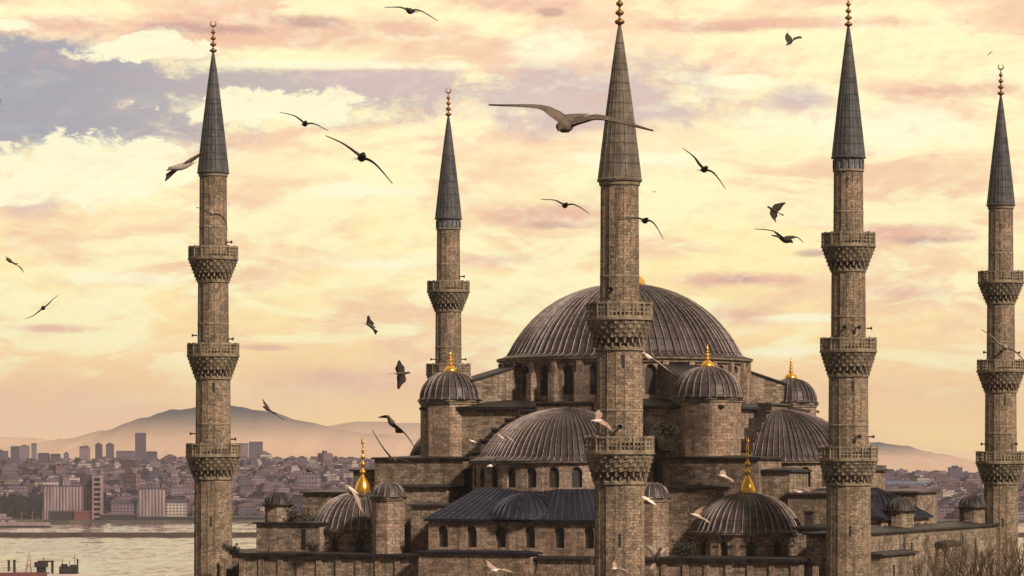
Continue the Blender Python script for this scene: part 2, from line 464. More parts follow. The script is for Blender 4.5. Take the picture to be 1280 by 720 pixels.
_panes = {}
def pane_mesh(ww, wh, voussoir=False):
    k = (round(ww, 2), round(wh, 2), voussoir)
    if k in _panes: return _panes[k]
    mb = MB()
    pts = arch_outline(0, ww, 0, wh)
    mb.add([(p[0], 0, p[1]) for p in reversed(pts)], [(p[0], p[1]) for p in reversed(pts)], 0)
    # sunk frame of stone round the grille
    for a, b in zip(pts, pts[1:]):
        mid = (0, wh * 0.45)
        sh = lambda p, q: (p[0] + (mid[0] - p[0]) * q, p[1] + (mid[1] - p[1]) * q)
        ia, ib = sh(a, 0.13), sh(b, 0.13)
        mb.add([(a[0], -0.10, a[1]), (b[0], -0.10, b[1]), (ib[0], -0.10, ib[1]), (ia[0], -0.10, ia[1])], None, 1)
        mb.add([(ia[0], -0.10, ia[1]), (ib[0], -0.10, ib[1]), (ib[0], -0.01, ib[1]), (ia[0], -0.01, ia[1])], None, 1)
    if voussoir:
        zs = pts[1][1]
        for i in range(9):
            a = PI * (0.02 + 0.96 * i / 8)
            r0, r1 = ww / 2 + 0.03, ww / 2 + (0.62 if i % 2 == 0 else 0.5)
            da = 0.085 if i % 2 == 0 else 0.09
            q = [(r0 * math.cos(a - da), r0 * math.sin(a - da)), (r1 * math.cos(a - da), r1 * math.sin(a - da)), (r1 * math.cos(a + da), r1 * math.sin(a + da)), (r0 * math.cos(a + da), r0 * math.sin(a + da))]
            if i % 2: continue
            f = [(p[0], -0.48, zs + p[1]) for p in q]
            bk = [(p[0], -0.40, zs + p[1]) for p in q]
            mb.add(f, None, 2)
            for e in range(4):
                mb.add([f[e], bk[e], bk[(e + 1) % 4], f[(e + 1) % 4]], None, 2)
    me = mb.mesh('window', [M['pane'], M['carved_dark'], M['soot']])
    _panes[k] = me
    return me

def window(parent, O, nrm, ww, wh, z0, depth, voussoir=False):
    nrm = Vector(nrm)
    p = Vector(O) - nrm * (depth - 0.03)
    return link('window', pane_mesh(ww, wh, voussoir), parent, (p.x, p.y, z0), math.atan2(nrm.y, nrm.x) + PI / 2)

def cap_profile(Rr, h, z0, m=18, tip=0.02):
    Rs = (Rr * Rr + h * h) / (2 * h)
    zc = z0 + h - Rs
    th0 = math.asin(min(1.0, Rr / Rs))
    if zc > z0: th0 = PI - th0
    return [(max(tip, Rs * math.sin(th0 * (1 - i / m))), zc + Rs * math.cos(th0 * (1 - i / m))) for i in range(m + 1)]

def ribbed(mb, prof, nr, amp, cx=0, cy=0, a0=0.0, a1=2 * PI, mi=0, roll=1):
    """dome skin with raised standing seams"""
    rows = []; uvr = []; rm = max(p[0] for p in prof); arc = 0
    sub = [(0.0, 0), (0.36, 0.04), (0.45, 0.8), (0.5, 1), (0.55, 0.8), (0.64, 0.04)]
    angs = []
    rj = random.Random(nr * 7 + int(cx * 3) + int(cy * 5))
    for k in range(nr):
        jx = rj.uniform(-0.10, 0.10); ja = rj.uniform(0.7, 1.15)
        for fr, o in sub: angs.append(((k + fr + (jx if 0 < fr else 0)) / nr, o * ja))
    angs.append((1.0, 0))
    for i, (r, z) in enumerate(prof):
        if i: arc += math.hypot(r - prof[i - 1][0], z - prof[i - 1][1])
        am = amp * min(1.0, r / rm * 1.6) * (0.0, 0.0, 0.3, 0.75)[i] if i < 4 else amp * min(1.0, r / rm * 1.6)
        row = []; uu = []
        for fr, o in angs:
            a = a0 + (a1 - a0) * fr
            rr = r + o * am * 0.75; zz = z + o * am * 0.5
            row.append((cx + rr * math.cos(a), cy + rr * math.sin(a), zz))
            uu.append(((a1 - a0) * fr * rm, arc))
        rows.append(row); uvr.append(uu)
    nf = len(mb.mi)
    mb.quadgrid(rows, uvr, mi, False)
    nc = len(angs) - 1
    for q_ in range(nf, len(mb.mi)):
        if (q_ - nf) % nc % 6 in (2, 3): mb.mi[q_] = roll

def finial_mesh(h, r, kind='gold', crescent=True):
    """bell, string of bulbs and a crescent"""
    prof = [(r, 0), (r * 1.02, 0.03 * h), (r * 0.98, 0.08 * h), (r * 0.86, 0.14 * h), (r * 0.62, 0.20 * h), (r * 0.34, 0.26 * h), (r * 0.16, 0.30 * h)]
    z = 0.29 * h
    for br, bh in ((0.40, 0.12), (0.33, 0.11), (0.27, 0.10), (0.20, 0.08)):
        zc = (z + bh * h / 2)
        for k in range(1, 8):
            a = -PI / 2 + PI * k / 8
            prof.append((r * max(0.15, br * math.cos(a)), zc + bh * h * 0.42 * math.sin(a)))
        z += bh * h
        prof.append((r * 0.14, z))
        z += 0.025 * h
        prof.append((r * 0.14, z))
    prof.append((r * 0.05, z + 0.05 * h))
    mb = MB()
    mb.lathe(prof, 14, smooth=True)
    if crescent:
        zc = z + 0.10 * h; cr = 0.055 * h
        pts = [(cr * math.cos(a), 0, zc + cr * math.sin(a)) for a in [R(115 + 310 * i / 16) for i in range(17)]]
        rr = [0.004 * h + 0.012 * h * math.sin(PI * i / 16) for i in range(17)]
        mb.tube(pts, rr, 5)
    return mb.mesh('finial', M[kind])

def poly_ring(n, r, ph, cx=0, cy=0):
    return [(cx + r * math.cos(ph + 2 * PI * i / n), cy + r * math.sin(ph + 2 * PI * i / n)) for i in range(n)]

# ---- main drum and dome
BASE, DRT = 31.35, 36.1
NB = 28
RD = 14.0
drum = MB(); wins = []
cosb = RD * math.cos(PI / NB)
bw = 2 * RD * math.sin(PI / NB)
for i in range(NB):
    a = 2 * PI * (i + 0.5) / NB
    n = Vector((math.cos(a), math.sin(a), 0)); ex = Vector((-n.y, n.x, 0))
    mid = n * cosb
    O = mid - ex * bw / 2
    arch_panel(drum, O, ex, n, bw, BASE - 0.4, DRT, 1.30, BASE + 0.65, 3.35, 0.5, 0, i * bw)
    wins.append((mid, n, 1.30, 3.35, BASE + 0.65, 0.5))
    b = 2 * PI * i / NB
    nb = Vector((math.cos(b), math.sin(b), 0)); eb = Vector((-nb.y, nb.x, 0))
    # stepped pier between two windows
    drum.obox(nb * (RD + 0.30) + Vector((0, 0, BASE + 1.35)), eb, nb, Vector((0, 0, 1)), 0.42, 0.50, 1.75)
    drum.obox(nb * (RD + 0.12) + Vector((0, 0, BASE + 3.75)), eb, nb, Vector((0, 0, 1)), 0.34, 0.30, 0.65)
drum.lathe([(RD - 0.05, DRT - 0.55), (RD + 0.22, DRT - 0.5), (RD + 0.28, DRT - 0.2), (RD + 0.55, DRT - 0.15), (RD + 0.62, DRT + 0.05), (RD - 0.6, DRT + 0.06)], 84, mi=1)
drum_o = drum.obj('drum', [M['stone_drum'], M['carved']], mosque)
for w in wins: window(drum_o, *w)
dm = MB()
prof = [(14.62, 36.17), (14.64, 36.24), (14.0, 36.36), (13.35, 36.52), (13.1, 36.8)] + cap_profile(13.0, 8.0, 36.95, 26)
ribbed(dm, prof, 92, 0.30)
main_dome = dm.obj('main_dome', [M['lead'], M['lead_roll']], mosque)
link('finial', finial_mesh(6.4, 2.35), main_dome, (0, 0, 44.75))

# ---- central platform, flying buttresses and corner turrets
core = MB()
core.box(-17.2, 17.2, -17.2, 17.2, 14.0, 30.35)
core.obj('central_block', M['stone'], mosque)
pf = MB()
q = 17.75
pf.box(-q, q, -q, q, 30.36, 30.62)
for k in range(4):
    ang = k * PI / 2
    rot = Matrix.Rotation(ang, 4, 'Z'); st = len(pf.v)
    pf.add([(-q, q, 30.63), (-q, -q, 30.63), (-12.5, -12.5, 31.5), (-12.5, 12.5, 31.5)], [(0, 0), (2 * q, 0), (30, 5), (5, 5)])
    pf.xform(rot, st)
pf.obj('platform_roof', M['lead_dark'], mosque)

TUR = 15.1
for k in range(4):
    fl = MB(); flr = MB()
    a = PI / 4 + k * PI / 2
    n = Vector((math.cos(a), math.sin(a), 0)); e = Vector((-n.y, n.x, 0)); zz = Vector((0, 0, 1))
    for s_ in (-1, 1):
        o = e * s_ * 1.5
        p0 = n * 13.6 + o; p1 = n * 19.4 + o
        th = e * 0.55
        for side in (-1, 1):
            pts = [p0 + th * side + zz * 30.6, p1 + th * side + zz * 30.6, p1 + th * side + zz * 33.6, p0 + th * side + zz * 35.3]
            if side < 0: pts.reverse()
            fl.add(pts, [((p - p0).dot(n), p.z) for p in pts])
        pts = [p1 - th + zz * 30.6, p1 + th + zz * 30.6, p1 + th + zz * 33.6, p1 - th + zz * 33.6]
        fl.add(pts, [(0, 30), (1, 30), (1, 33), (0, 33)])
    # shallow wall closing the pair
    w0, w1 = n * 13.7, n * 18.3
    fl.obox((w0 + w1) / 2 + zz * 32.2, n, e, zz, 2.3, 1.0, 1.9)
    th = e * 2.25
    flr.add([n * 13.5 - th + zz * 35.55, n * 19.75 - th + zz * 33.72, n * 19.75 + th + zz * 33.72, n * 13.5 + th + zz * 35.55], [(0, 0), (6, 0), (6, 6), (0, 6)])
    flr.add([n * 13.5 - th + zz * 35.33, n * 13.5 + th + zz * 35.33, n * 19.75 + th + zz * 33.5, n * 19.75 - th + zz * 33.5], [(0, 0), (6, 0), (6, 6), (0, 6)])
    flr.add([n * 19.75 - th + zz * 33.5, n * 19.75 + th + zz * 33.5, n * 19.75 + th + zz * 33.72, n * 19.75 - th + zz * 33.72], [(0, 0), (6, 0), (6, .2), (0, .2)])
    for sg in (-1, 1):
        flr.add([n * 13.5 + th * sg + zz * 35.33, n * 19.75 + th * sg + zz * 33.5, n * 19.75 + th * sg + zz * 33.72, n * 13.5 + th * sg + zz * 35.55], [(0, 0), (6, 0), (6, .2), (0, .2)])
    flo = fl.obj('flying_buttress', M['stone'], mosque)
    flr.obj('buttress_roof', M['lead_dark'], flo)

tf = finial_mesh(2.6, 0.75)
for sx, sy, rr in ((-1, -1, 3.62), (-1, 1, 3.35), (1, -1, 2.95), (1, 1, 3.2)):
    cx, cy = sx * TUR, sy * TUR
    mb = MB()
    ph = PI / 8
    mb.lathe([(rr, 20.0), (rr, 30.95)], 8, cx, cy, ph=ph)
    mb.lathe([(rr, 30.95), (rr + 0.14, 31.0), (rr + 0.16, 31.2), (rr + 0.32, 31.26), (rr + 0.34, 31.42), (rr - 0.3, 31.43)], 8, cx, cy, ph=ph, mi=1)
    to = mb.obj('turret', [M['stone_pink'], M['carved']], mosque)
    mb = MB()
    ribbed(mb, [(rr + 0.30, 31.46), (rr + 0.30, 31.52), (rr + 0.08, 31.6), (rr - 0.05, 31.82)] + cap_profile(rr - 0.1, 2.75 * rr / 3.4, 31.98, 14), 26, 0.26, cx, cy)
    mb.obj('turret_dome', [M['lead'], M['lead_roll']], to)
    link('finial', tf, to, (cx, cy, 31.98 + 2.7 * rr / 3.4))

# ---- four half domes with their drums, stepped arches and lower roofs
def rotk(k): return Matrix.Rotation(k * PI / 2, 4, 'Z')
for k in range(4):
    rot = rotk(k); eps = k * 0.007
    SR = 9.2 if k != 3 else 7.6
    # stepped gable wall round the great arch
    steps = ((3.4, 30.95), (5.3, 30.1), (7.0, 29.2), (8.6, 28.1), (10.0, 26.9), (11.4, 25.6))
    half = []
    for hw, z in steps:
        half += [(half[-1][0] if half else 0.0, z), (hw, z)]
    half = half[1:]
    line = [(-y, z) for y, z in reversed(half)] + half
    poly = line + [(11.4, 20.0), (-11.4, 20.0)]
    def extrude(poly, xa, xb):
        mb = MB(); n = len(poly)
        mb.add([(xa, p[0], p[1]) for p in poly], [(p[0], p[1]) for p in poly])
        mb.add([(xb, p[0], p[1]) for p in reversed(poly)], [(p[0], p[1]) for p in reversed(poly)])
        for i in range(n):
            a, b = poly[i], poly[(i + 1) % n]
            mb.add([(xa, b[0], b[1]), (xa, a[0], a[1]), (xb, a[0], a[1]), (xb, b[0], b[1])], [(0, 0), (1, 0), (1, 1), (0, 1)])
        mb.xform(rot)
        return mb
    go = extrude(poly, -18.35, -17.15).obj('stepped_arch', M['carved_dark'], mosque)
    up_l = [(y + (0.16 if y > 0 else -0.16), z + 0.2) for y, z in line]
    cop = up_l + [(y, z + 0.003) for y, z in reversed(line)]
    extrude(cop, -18.62, -17.05).obj('stepped_coping', M['lead'], go)
    # half dome
    mb = MB()
    ribbed(mb, [(SR + 1.46, 24.62), (SR + 1.46, 24.7), (SR + 0.8, 24.82), (SR + 0.2, 25.05)] + cap_profile(SR, 5.2, 25.25, 18), 44, 0.29, -18.3, 0, PI / 2, 3 * PI / 2)
    mb.xform(rot)
    mb.obj('half_dome', [M['lead'], M['lead_roll']], mosque)
    # its drum of arched bays
    RB = SR + 1.0; nb = 13
    mb = MB(); wl = []
    bwid = 2 * RB * math.sin(PI / nb / 2); cb = RB * math.cos(PI / nb / 2)
    for i in range(nb):
        a = PI / 2 + PI * (i + 0.5) / nb
        n = Vector((math.cos(a), math.sin(a), 0)); ex = Vector((-n.y, n.x, 0))
        mid = Vector((-18.3, 0, 0)) + n * cb
        arch_panel(mb, mid - ex * bwid / 2, ex, n, bwid, 20.5, 24.3, 1.12, 21.85, 2.2, 0.42, 0, i * bwid)
        wl.append((mid, n))
    mb.lathe([(RB - 0.05, 24.28), (RB + 0.15, 24.3), (RB + 0.18, 24.45), (RB + 0.42, 24.5), (RB + 0.44, 24.6), (RB - 0.5, 24.61)], 39, -18.3, 0, PI / 2, 3 * PI / 2, 1)
    mb.xform(rot)
    ho = mb.obj('half_dome_drum', [M['stone_drum'], M['carved']], mosque)
    r3 = rot.to_3x3()
    for mid, n in wl: window(ho, r3 @ mid, r3 @ n, 1.12, 2.2, 21.85, 0.42)
    # lower hall front with windows, hipped lead roof and a small half dome
    xf = -33.0; hw = 9.9
    mb = MB(); wl = []
    nbay = 6; wb = 2 * hw / nbay
    for i in range(nbay):
        O = Vector((xf, hw - i * wb, 0))
        arch_panel(mb, O, (0, -1, 0), (-1, 0, 0), wb, 13.0, 18.3, 1.15, 15.6, 2.25, 0.45, 0, i * wb)
        wl.append(O + Vector((0, -wb / 2, 0)))
    for sg in (-1, 1):
        y = hw * sg
        pts = [(xf, y, 13), (-17, y, 13), (-17, y, 18.3), (xf, y, 18.3)]
        mb.add(pts, [(p[0], p[2]) for p in pts])
    mb.add([(xf, -hw, 18.3), (xf, hw, 18.3), (-17, hw, 18.3), (-17, -hw, 18.3)], [(0, 0), (9, 0), (9, 9), (0, 9)])
    mb.xform(rot)
    fo = mb.obj('lower_hall', M['stone_pink'], mosque)
    for p in wl: window(fo, r3 @ p, r3 @ Vector((-1, 0, 0)), 1.15, 2.25, 15.6, 0.45)
    mb = MB()
    e0 = [(xf - 0.45, -hw - 0.4), (xf - 0.45, hw + 0.4), (-18, hw + 0.4), (-18, -hw - 0.4)]
    t0 = [(-28.0, -6.6), (-28.0, 6.6), (-18, 9.4), (-18, -9.4)]
    for i in range(3):
        j = (i + 1) % 4
        if i == 2: break
        a, b, c_, d_ = e0[i], e0[j], t0[j], t0[i]
        mb.add([(a[0], a[1], 18.52), (d_[0], d_[1], 21.7), (c_[0], c_[1], 21.7), (b[0], b[1], 18.52)], [(0, 0), (0, 6), (10, 6), (10, 0)])
    a, b, c_, d_ = e0[3], e0[0], t0[0], t0[3]
    mb.add([(a[0], a[1], 18.52), (d_[0], d_[1], 21.7), (c_[0], c_[1], 21.7), (b[0], b[1], 18.52)], [(0, 0), (0, 6), (10, 6), (10, 0)])
    # standing seams on the slope
    for i in range(24):
        y = -hw + 0.4 + i * (2 * hw - 0.8) / 23
        yt = y * 0.66
        mb.tube([(xf - 0.4, y, 18.56), (-28.0, yt, 21.72)], [0.05, 0.05], 4, 1)
    mb.box(xf - 0.45, -18, -hw - 0.4, hw + 0.4, 18.31, 18.5)
    mb.xform(rot)
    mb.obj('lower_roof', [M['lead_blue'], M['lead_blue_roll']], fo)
    mb = MB()
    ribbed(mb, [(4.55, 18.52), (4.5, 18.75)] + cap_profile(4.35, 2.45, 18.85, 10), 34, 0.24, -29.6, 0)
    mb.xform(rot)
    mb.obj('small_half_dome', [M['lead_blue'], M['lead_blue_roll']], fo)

# ---- stepped masses between the domes; each a wall with its own lead roof
_blk = [0]
def block(x0, x1, y0, y1, z0, z1, m='stone', roof='lead_dark', over=0.32, ridge=0.25, name='wall_block', thick=0.2):
    _blk[0] += 1
    e = (_blk[0] % 17) * 0.0031
    x0, x1, y0, y1, z1 = x0 - e, x1 + e, y0 - e, y1 + e, z1 + e
    mb = MB(); mb.box(x0, x1, y0, y1, z0, z1 - thick)
    o = mb.obj(name, M[m], mosque)
    mb = MB()
    mb.box(x0 - over, x1 + over, y0 - over, y1 + over, z1 - thick + 0.004, z1)
    hx, hy = (x0 + x1) / 2, (y0 + y1) / 2
    ins = min(x1 - x0, y1 - y0) * 0.45
    a = [(x0 - over, y0 - over), (x1 + over, y0 - over), (x1 + over, y1 + over), (x0 - over, y1 + over)]
    b = [(x0 + ins, y0 + ins), (x1 - ins, y0 + ins), (x1 - ins, y1 - ins), (x0 + ins, y1 - ins)]
    for i in range(4):
        j = (i + 1) % 4
        mb.add([(a[i][0], a[i][1], z1 + .003), (a[j][0], a[j][1], z1 + .003), (b[j][0], b[j][1], z1 + ridge), (b[i][0], b[i][1], z1 + ridge)], [(0, 0), (8, 0), (8, 3), (0, 3)])
    mb.add([(p[0], p[1], z1 + ridge) for p in b], [(0, 0), (8, 0), (8, 8), (0, 8)])
    mb.obj('roof', M[roof], o)
    return o

for k in range(4):
    for sy in (-1, 1):
        # in face k's frame the block sits beside the half dome; rotate its corners
        def rb(x0, x1, y0, y1, *a, **kw):
            c_ = [rotk(k) @ Vector((x, y, 0)) for x in (x0, x1) for y in (y0 * sy, y1 * sy)]
            xs = [p.x for p in c_]; ys = [p.y for p in c_]
            return block(min(xs), max(xs), min(ys), max(ys), *a, **kw)
        if k % 2 == 0:
            rb(-19.6, -11.5, 11.6, 22.3, 13, 25.05)
            rb(-18.6, -11.8, 22.3, 25.4, 13, 23.7)
            rb(-24.2, -19.6, 11.6, 18.8, 13, 21.9)
            rb(-29.2, -24.2, 10.4, 13.6, 13, 20.0, roof='lead')
        else:
            rb(-31.5, -25.4, 10.2, 18.9, 13, 21.25, roof='lead')
            rb(-31.0, -20.0, 24.6, 31.6, 13, 17.85) if False else None
# outer galleries and the low front
block(-34.0, 34.0, -31.2, 31.2, 0, 14.75, roof='lead_dark', over=0.45, ridge=0.5, thick=0.28)
block(-31.5, 31.5, -35.8, -31.25, 0, 17.3, roof='lead_dark', ridge=0.35)
block(-31.5, 31.5, 31.25, 35.4, 0, 14.72, roof='lead_dark', ridge=0.3)
block(-36.2, -34.05, -3.0, 9.6, 0, 15.15, m='stone_pink', roof='lead_blue', ridge=0.2)
block(-35.2, -34.05, -16.0, -3.4, 0, 14.6, m='stone_pink', roof='lead_dark', ridge=0.2)
block(-27.0, -13.5, -37.7, -35.9, 0, 15.1)
block(2.0, 7.5, -37.2, -35.9, 0, 15.6)
block(-29.6, -20.0, 24.3, 31.9, 13, 17.95)
block(-24.0, -14.0, -31.1, -27.2, 13, 17.75)
block(20.0, 29.6, -31.1, -24.3, 13, 17.6)
# rows of slim pilasters along the front wall, and window slits
mb = MB()
for i in range(30):
    y = -33 + i * 2.3
    if -16.5 < y < 10.2: continue
    mb = MB(); mb.box(-34.16, -34.02, y - 0.3, y + 0.3, 0, 14.1)
    mb.obj('pilaster', M['stone_pink'], mosque)
sl_ = MB(); sl_.box(-0.28, 0.28, -0.02, 0.2, 0, 2.3); slm = sl_.mesh('slit_window', M['black'])
for (x, y, z, rz) in ((-29.63, 26.2, 15.0, -PI / 2), (-24.25, 13.6, 18.0, -PI / 2), (-24.25, -13.6, 17.6, -PI / 2), (-29.25, -12.2, 16.2, -PI / 2), (-24.25, 17.4, 16.0, -PI / 2),
                      (-8.0, -35.86, 13.6, 0), (6.0, -35.86, 13.6, 0), (14, -35.86, 14.0, 0), (20, -35.86, 13.4, 0), (-11, -35.86, 14.2, 0), (-22, -37.76, 11.6, 0)):
    link('slit_window', slm, mosque, (x, y, z), rz)

# ---- octagonal piers with ribbed caps
for sx, sy in ((-1, -1), (-1, 1), (1, -1), (1, 1)):
    y = 15.5 if sy > 0 else -14.45
    cx, cy, r = sx * 31.0, y, 1.75
    mb = MB()
    mb.lathe([(r, 12.0), (r, 20.35)], 8, cx, cy, ph=PI / 8)
    mb.lathe([(r, 20.35), (r + .12, 20.4), (r + .22, 20.62), (r + .3, 20.66), (r + .3, 20.78), (r - .2, 20.79)], 8, cx, cy, ph=PI / 8, mi=1)
    po = mb.obj('pier', [M['stone_pink'], M['carved']], mosque)
    mb = MB(); ribbed(mb, [(r + 0.34, 20.81), (r + 0.3, 20.95)] + cap_profile(r + 0.05, 1.45, 21.0, 8), 16, 0.16, cx, cy)
    mb.obj('pier_cap', [M['lead'], M['lead_roll']], po)

# ---- corner domes on windowed drums, each with a tall gilded finial
cf = finial_mesh(6.2, 0.85)
for sx, sy in ((-1, -1), (-1, 1), (1, -1), (1, 1)):
    cx, cy = sx * 23.0, sy * 22.2
    nb = 12; RB = 5.75
    mb = MB(); wl = []
    bwid = 2 * RB * math.sin(PI / nb); cb = RB * math.cos(PI / nb)
    for i in range(nb):
        a = 2 * PI * (i + 0.5) / nb + 0.12
        n = Vector((math.cos(a), math.sin(a), 0)); ex = Vector((-n.y, n.x, 0))
        mid = Vector((cx, cy, 0)) + n * cb
        arch_panel(mb, mid - ex * bwid / 2, ex, n, bwid, 13.6, 16.85, 0.95, 14.75, 1.6, 0.4, 0, i * bwid)
        wl.append((mid, n))
    mb.lathe([(RB - .04, 16.83), (RB + .12, 16.87), (RB + .16, 17.0), (RB + .34, 17.05), (RB + .36, 17.15), (RB - .4, 17.16)], 24, cx, cy, ph=0.12, mi=1)
    do = mb.obj('corner_drum', [M['stone_pink'], M['carved']], mosque)
    for mid, n in wl: window(do, mid, n, 0.95, 1.6, 14.75, 0.4, True)
    mb = MB(); ribbed(mb, [(RB + .30, 17.18), (RB + .30, 17.24), (RB + .0, 17.34), (RB - .18, 17.56)] + cap_profile(RB - .25, 3.75, 17.6, 14), 44, 0.27, cx, cy)
    co = mb.obj('corner_dome', [M['lead'], M['lead_roll']], mosque)
    link('finial', cf, co, (cx, cy, 21.3))

# ---- little cupolas on the gallery roofs
for cx, cy, r, zb in ((-6.0, -34.0, 1.5, 17.3), (25.7, -34.0, 1.5, 17.3), (-28.0, 30.1, 1.45, 17.9)):
    mb = MB()
    mb.lathe([(r, zb - 1), (r, zb + 1.75), (r + .15, zb + 1.8), (r + .28, zb + 1.95), (r - .1, zb + 1.96)], 8, cx, cy, ph=PI / 8)
    o = mb.obj('cupola', M['stone'], mosque)
    mb = MB(); ribbed(mb, [(r + .34, zb + 1.98), (r + .3, zb + 2.1)] + cap_profile(r + .08, 1.25, zb + 2.14, 8), 16, 0.12, cx, cy)
    mb.obj('cupola_dome', [M['lead_dark'], M['lead']], o)
mb = MB(); mb.box(-23.3, -22.4, -29.4, -28.5, 16, 19.3); mb.box(-23.45, -22.25, -29.55, -28.35, 19.303, 19.5)
mb.obj('chimney', M['soot'], mosque)

# ================================================================== minarets
def horn_mesh():
    mb = MB()
    mb.lathe([(0.06, -0.55), (0.13, -0.5), (0.15, -0.2), (0.12, 0.0), (0.20, 0.25), (0.36, 0.5), (0.40, 0.52), (0.30, 0.45), (0.08, 0.1)], 10, smooth=True)
    mb.box(-0.05, 0.05, -0.9, 0.05, -0.25, -0.15)
    mb.box(-0.12, 0.12, -0.14, 0.14, -0.6, -0.38)
    mb.xform(Matrix.Rotation(R(90), 4, 'Y'))
    return mb.mesh('loudspeaker', M['black'])
HORN = horn_mesh()

def balcony(root, z, rs, rb, hp, hc, rbelow):
    """z = top of the parapet; muqarnas corbel below, pierced parapet above"""
    mb = MB()
    zf = z - hp
    tiers = 6
    for i in range(tiers):
        f0, f1 = i / tiers, (i + 1) / tiers
        r0 = rbelow + (rb - rbelow) * (f0 ** 0.85); r1 = rbelow + (rb - rbelow) * (f1 ** 0.85)
        za = zf - hc + hc * f0; zb_ = zf - hc + hc * f1
        n = 20 * 4
        def rf(j, r, ii, s=i):
            q_ = (j + 2 * (s % 2)) % 4
            if ii == 3: return 0.0
            return (0.0, -0.05, -0.11, -0.05)[q_] * (2.4 if s < 2 else 1.0)
        mb.lathe([(r0 - 0.05, za), (r0 + 0.03, za + 0.06), (r1, zb_ - hc / tiers * 0.35), (r1 + 0.03, zb_)], n, mi=1 if i < 2 else 0, rfun=rf)
        # hanging drops under the tier
        for j in range(20):
            a = 2 * PI * (j + 0.5 * (i % 2)) / 20
            rr = r1 - 0.06
            mb.obox((rr * math.cos(a), rr * math.sin(a), za + 0.10), (math.cos(a), math.sin(a), 0), (-math.sin(a), math.cos(a), 0), (0, 0, 1), 0.07, 0.065, 0.17 if i < 2 else 0.10, 0)
    mb.lathe([(rbelow - 0.1, zf - hc - 0.35), (rbelow + 0.08, zf - hc - 0.3), (rbelow + 0.10, zf - hc - 0.08), (rbelow - 0.02, zf - hc - 0.02)], 32)
    mb.lathe([(rb - 0.05, zf - 0.03), (rb + 0.14, zf), (rb + 0.16, zf + 0.16), (rs - 0.1, zf + 0.17)], 32)
    bo = mb.obj('balcony', [M['carved'], M['carved_dark']], root)
    pm = MB()
    n = 16
    for j in range(n):
        a0, a1 = 2 * PI * j / n, 2 * PI * (j + 1) / n
        am = (a0 + a1) / 2
        e = Vector((-math.sin(am), math.cos(am), 0)); nr = Vector((math.cos(am), math.sin(am), 0)); zz = Vector((0, 0, 1))
        rr = (rb - 0.02) * math.cos(PI / n); hwid = (rb - 0.02) * math.sin(PI / n)
        c0 = nr * rr
        zl_, zh = zf + 0.17, z
        pm.obox(c0 + zz * (zh - 0.08), e, nr, zz, hwid, 0.12, 0.08)
        pm.obox(c0 + zz * (zl_ + 0.09), e, nr, zz, hwid, 0.10, 0.09)
        pm.obox(Vector((math.cos(a0), math.sin(a0), 0)) * (rb - 0.03) + zz * ((zl_ + zh) / 2 + 0.03), Vector((-math.sin(a0), math.cos(a0), 0)), Vector((math.cos(a0), math.sin(a0), 0)), zz, 0.075, 0.13, (zh - zl_) / 2 + 0.05)
        hh = (zh - 0.16 - zl_ - 0.18) / 2; zm = zl_ + 0.18 + hh
        for kx in (-0.34, 0.34):
            pm.obox(c0 + e * kx * hwid + zz * zm, e, nr, zz, 0.045, 0.05, hh)
        for kz in (-0.36, 0.36):
            pm.obox(c0 + zz * (zm + kz * hh), e, nr, zz, hwid, 0.045, 0.05)
    pm.obj('parapet', M['carved'], bo)
    return bo

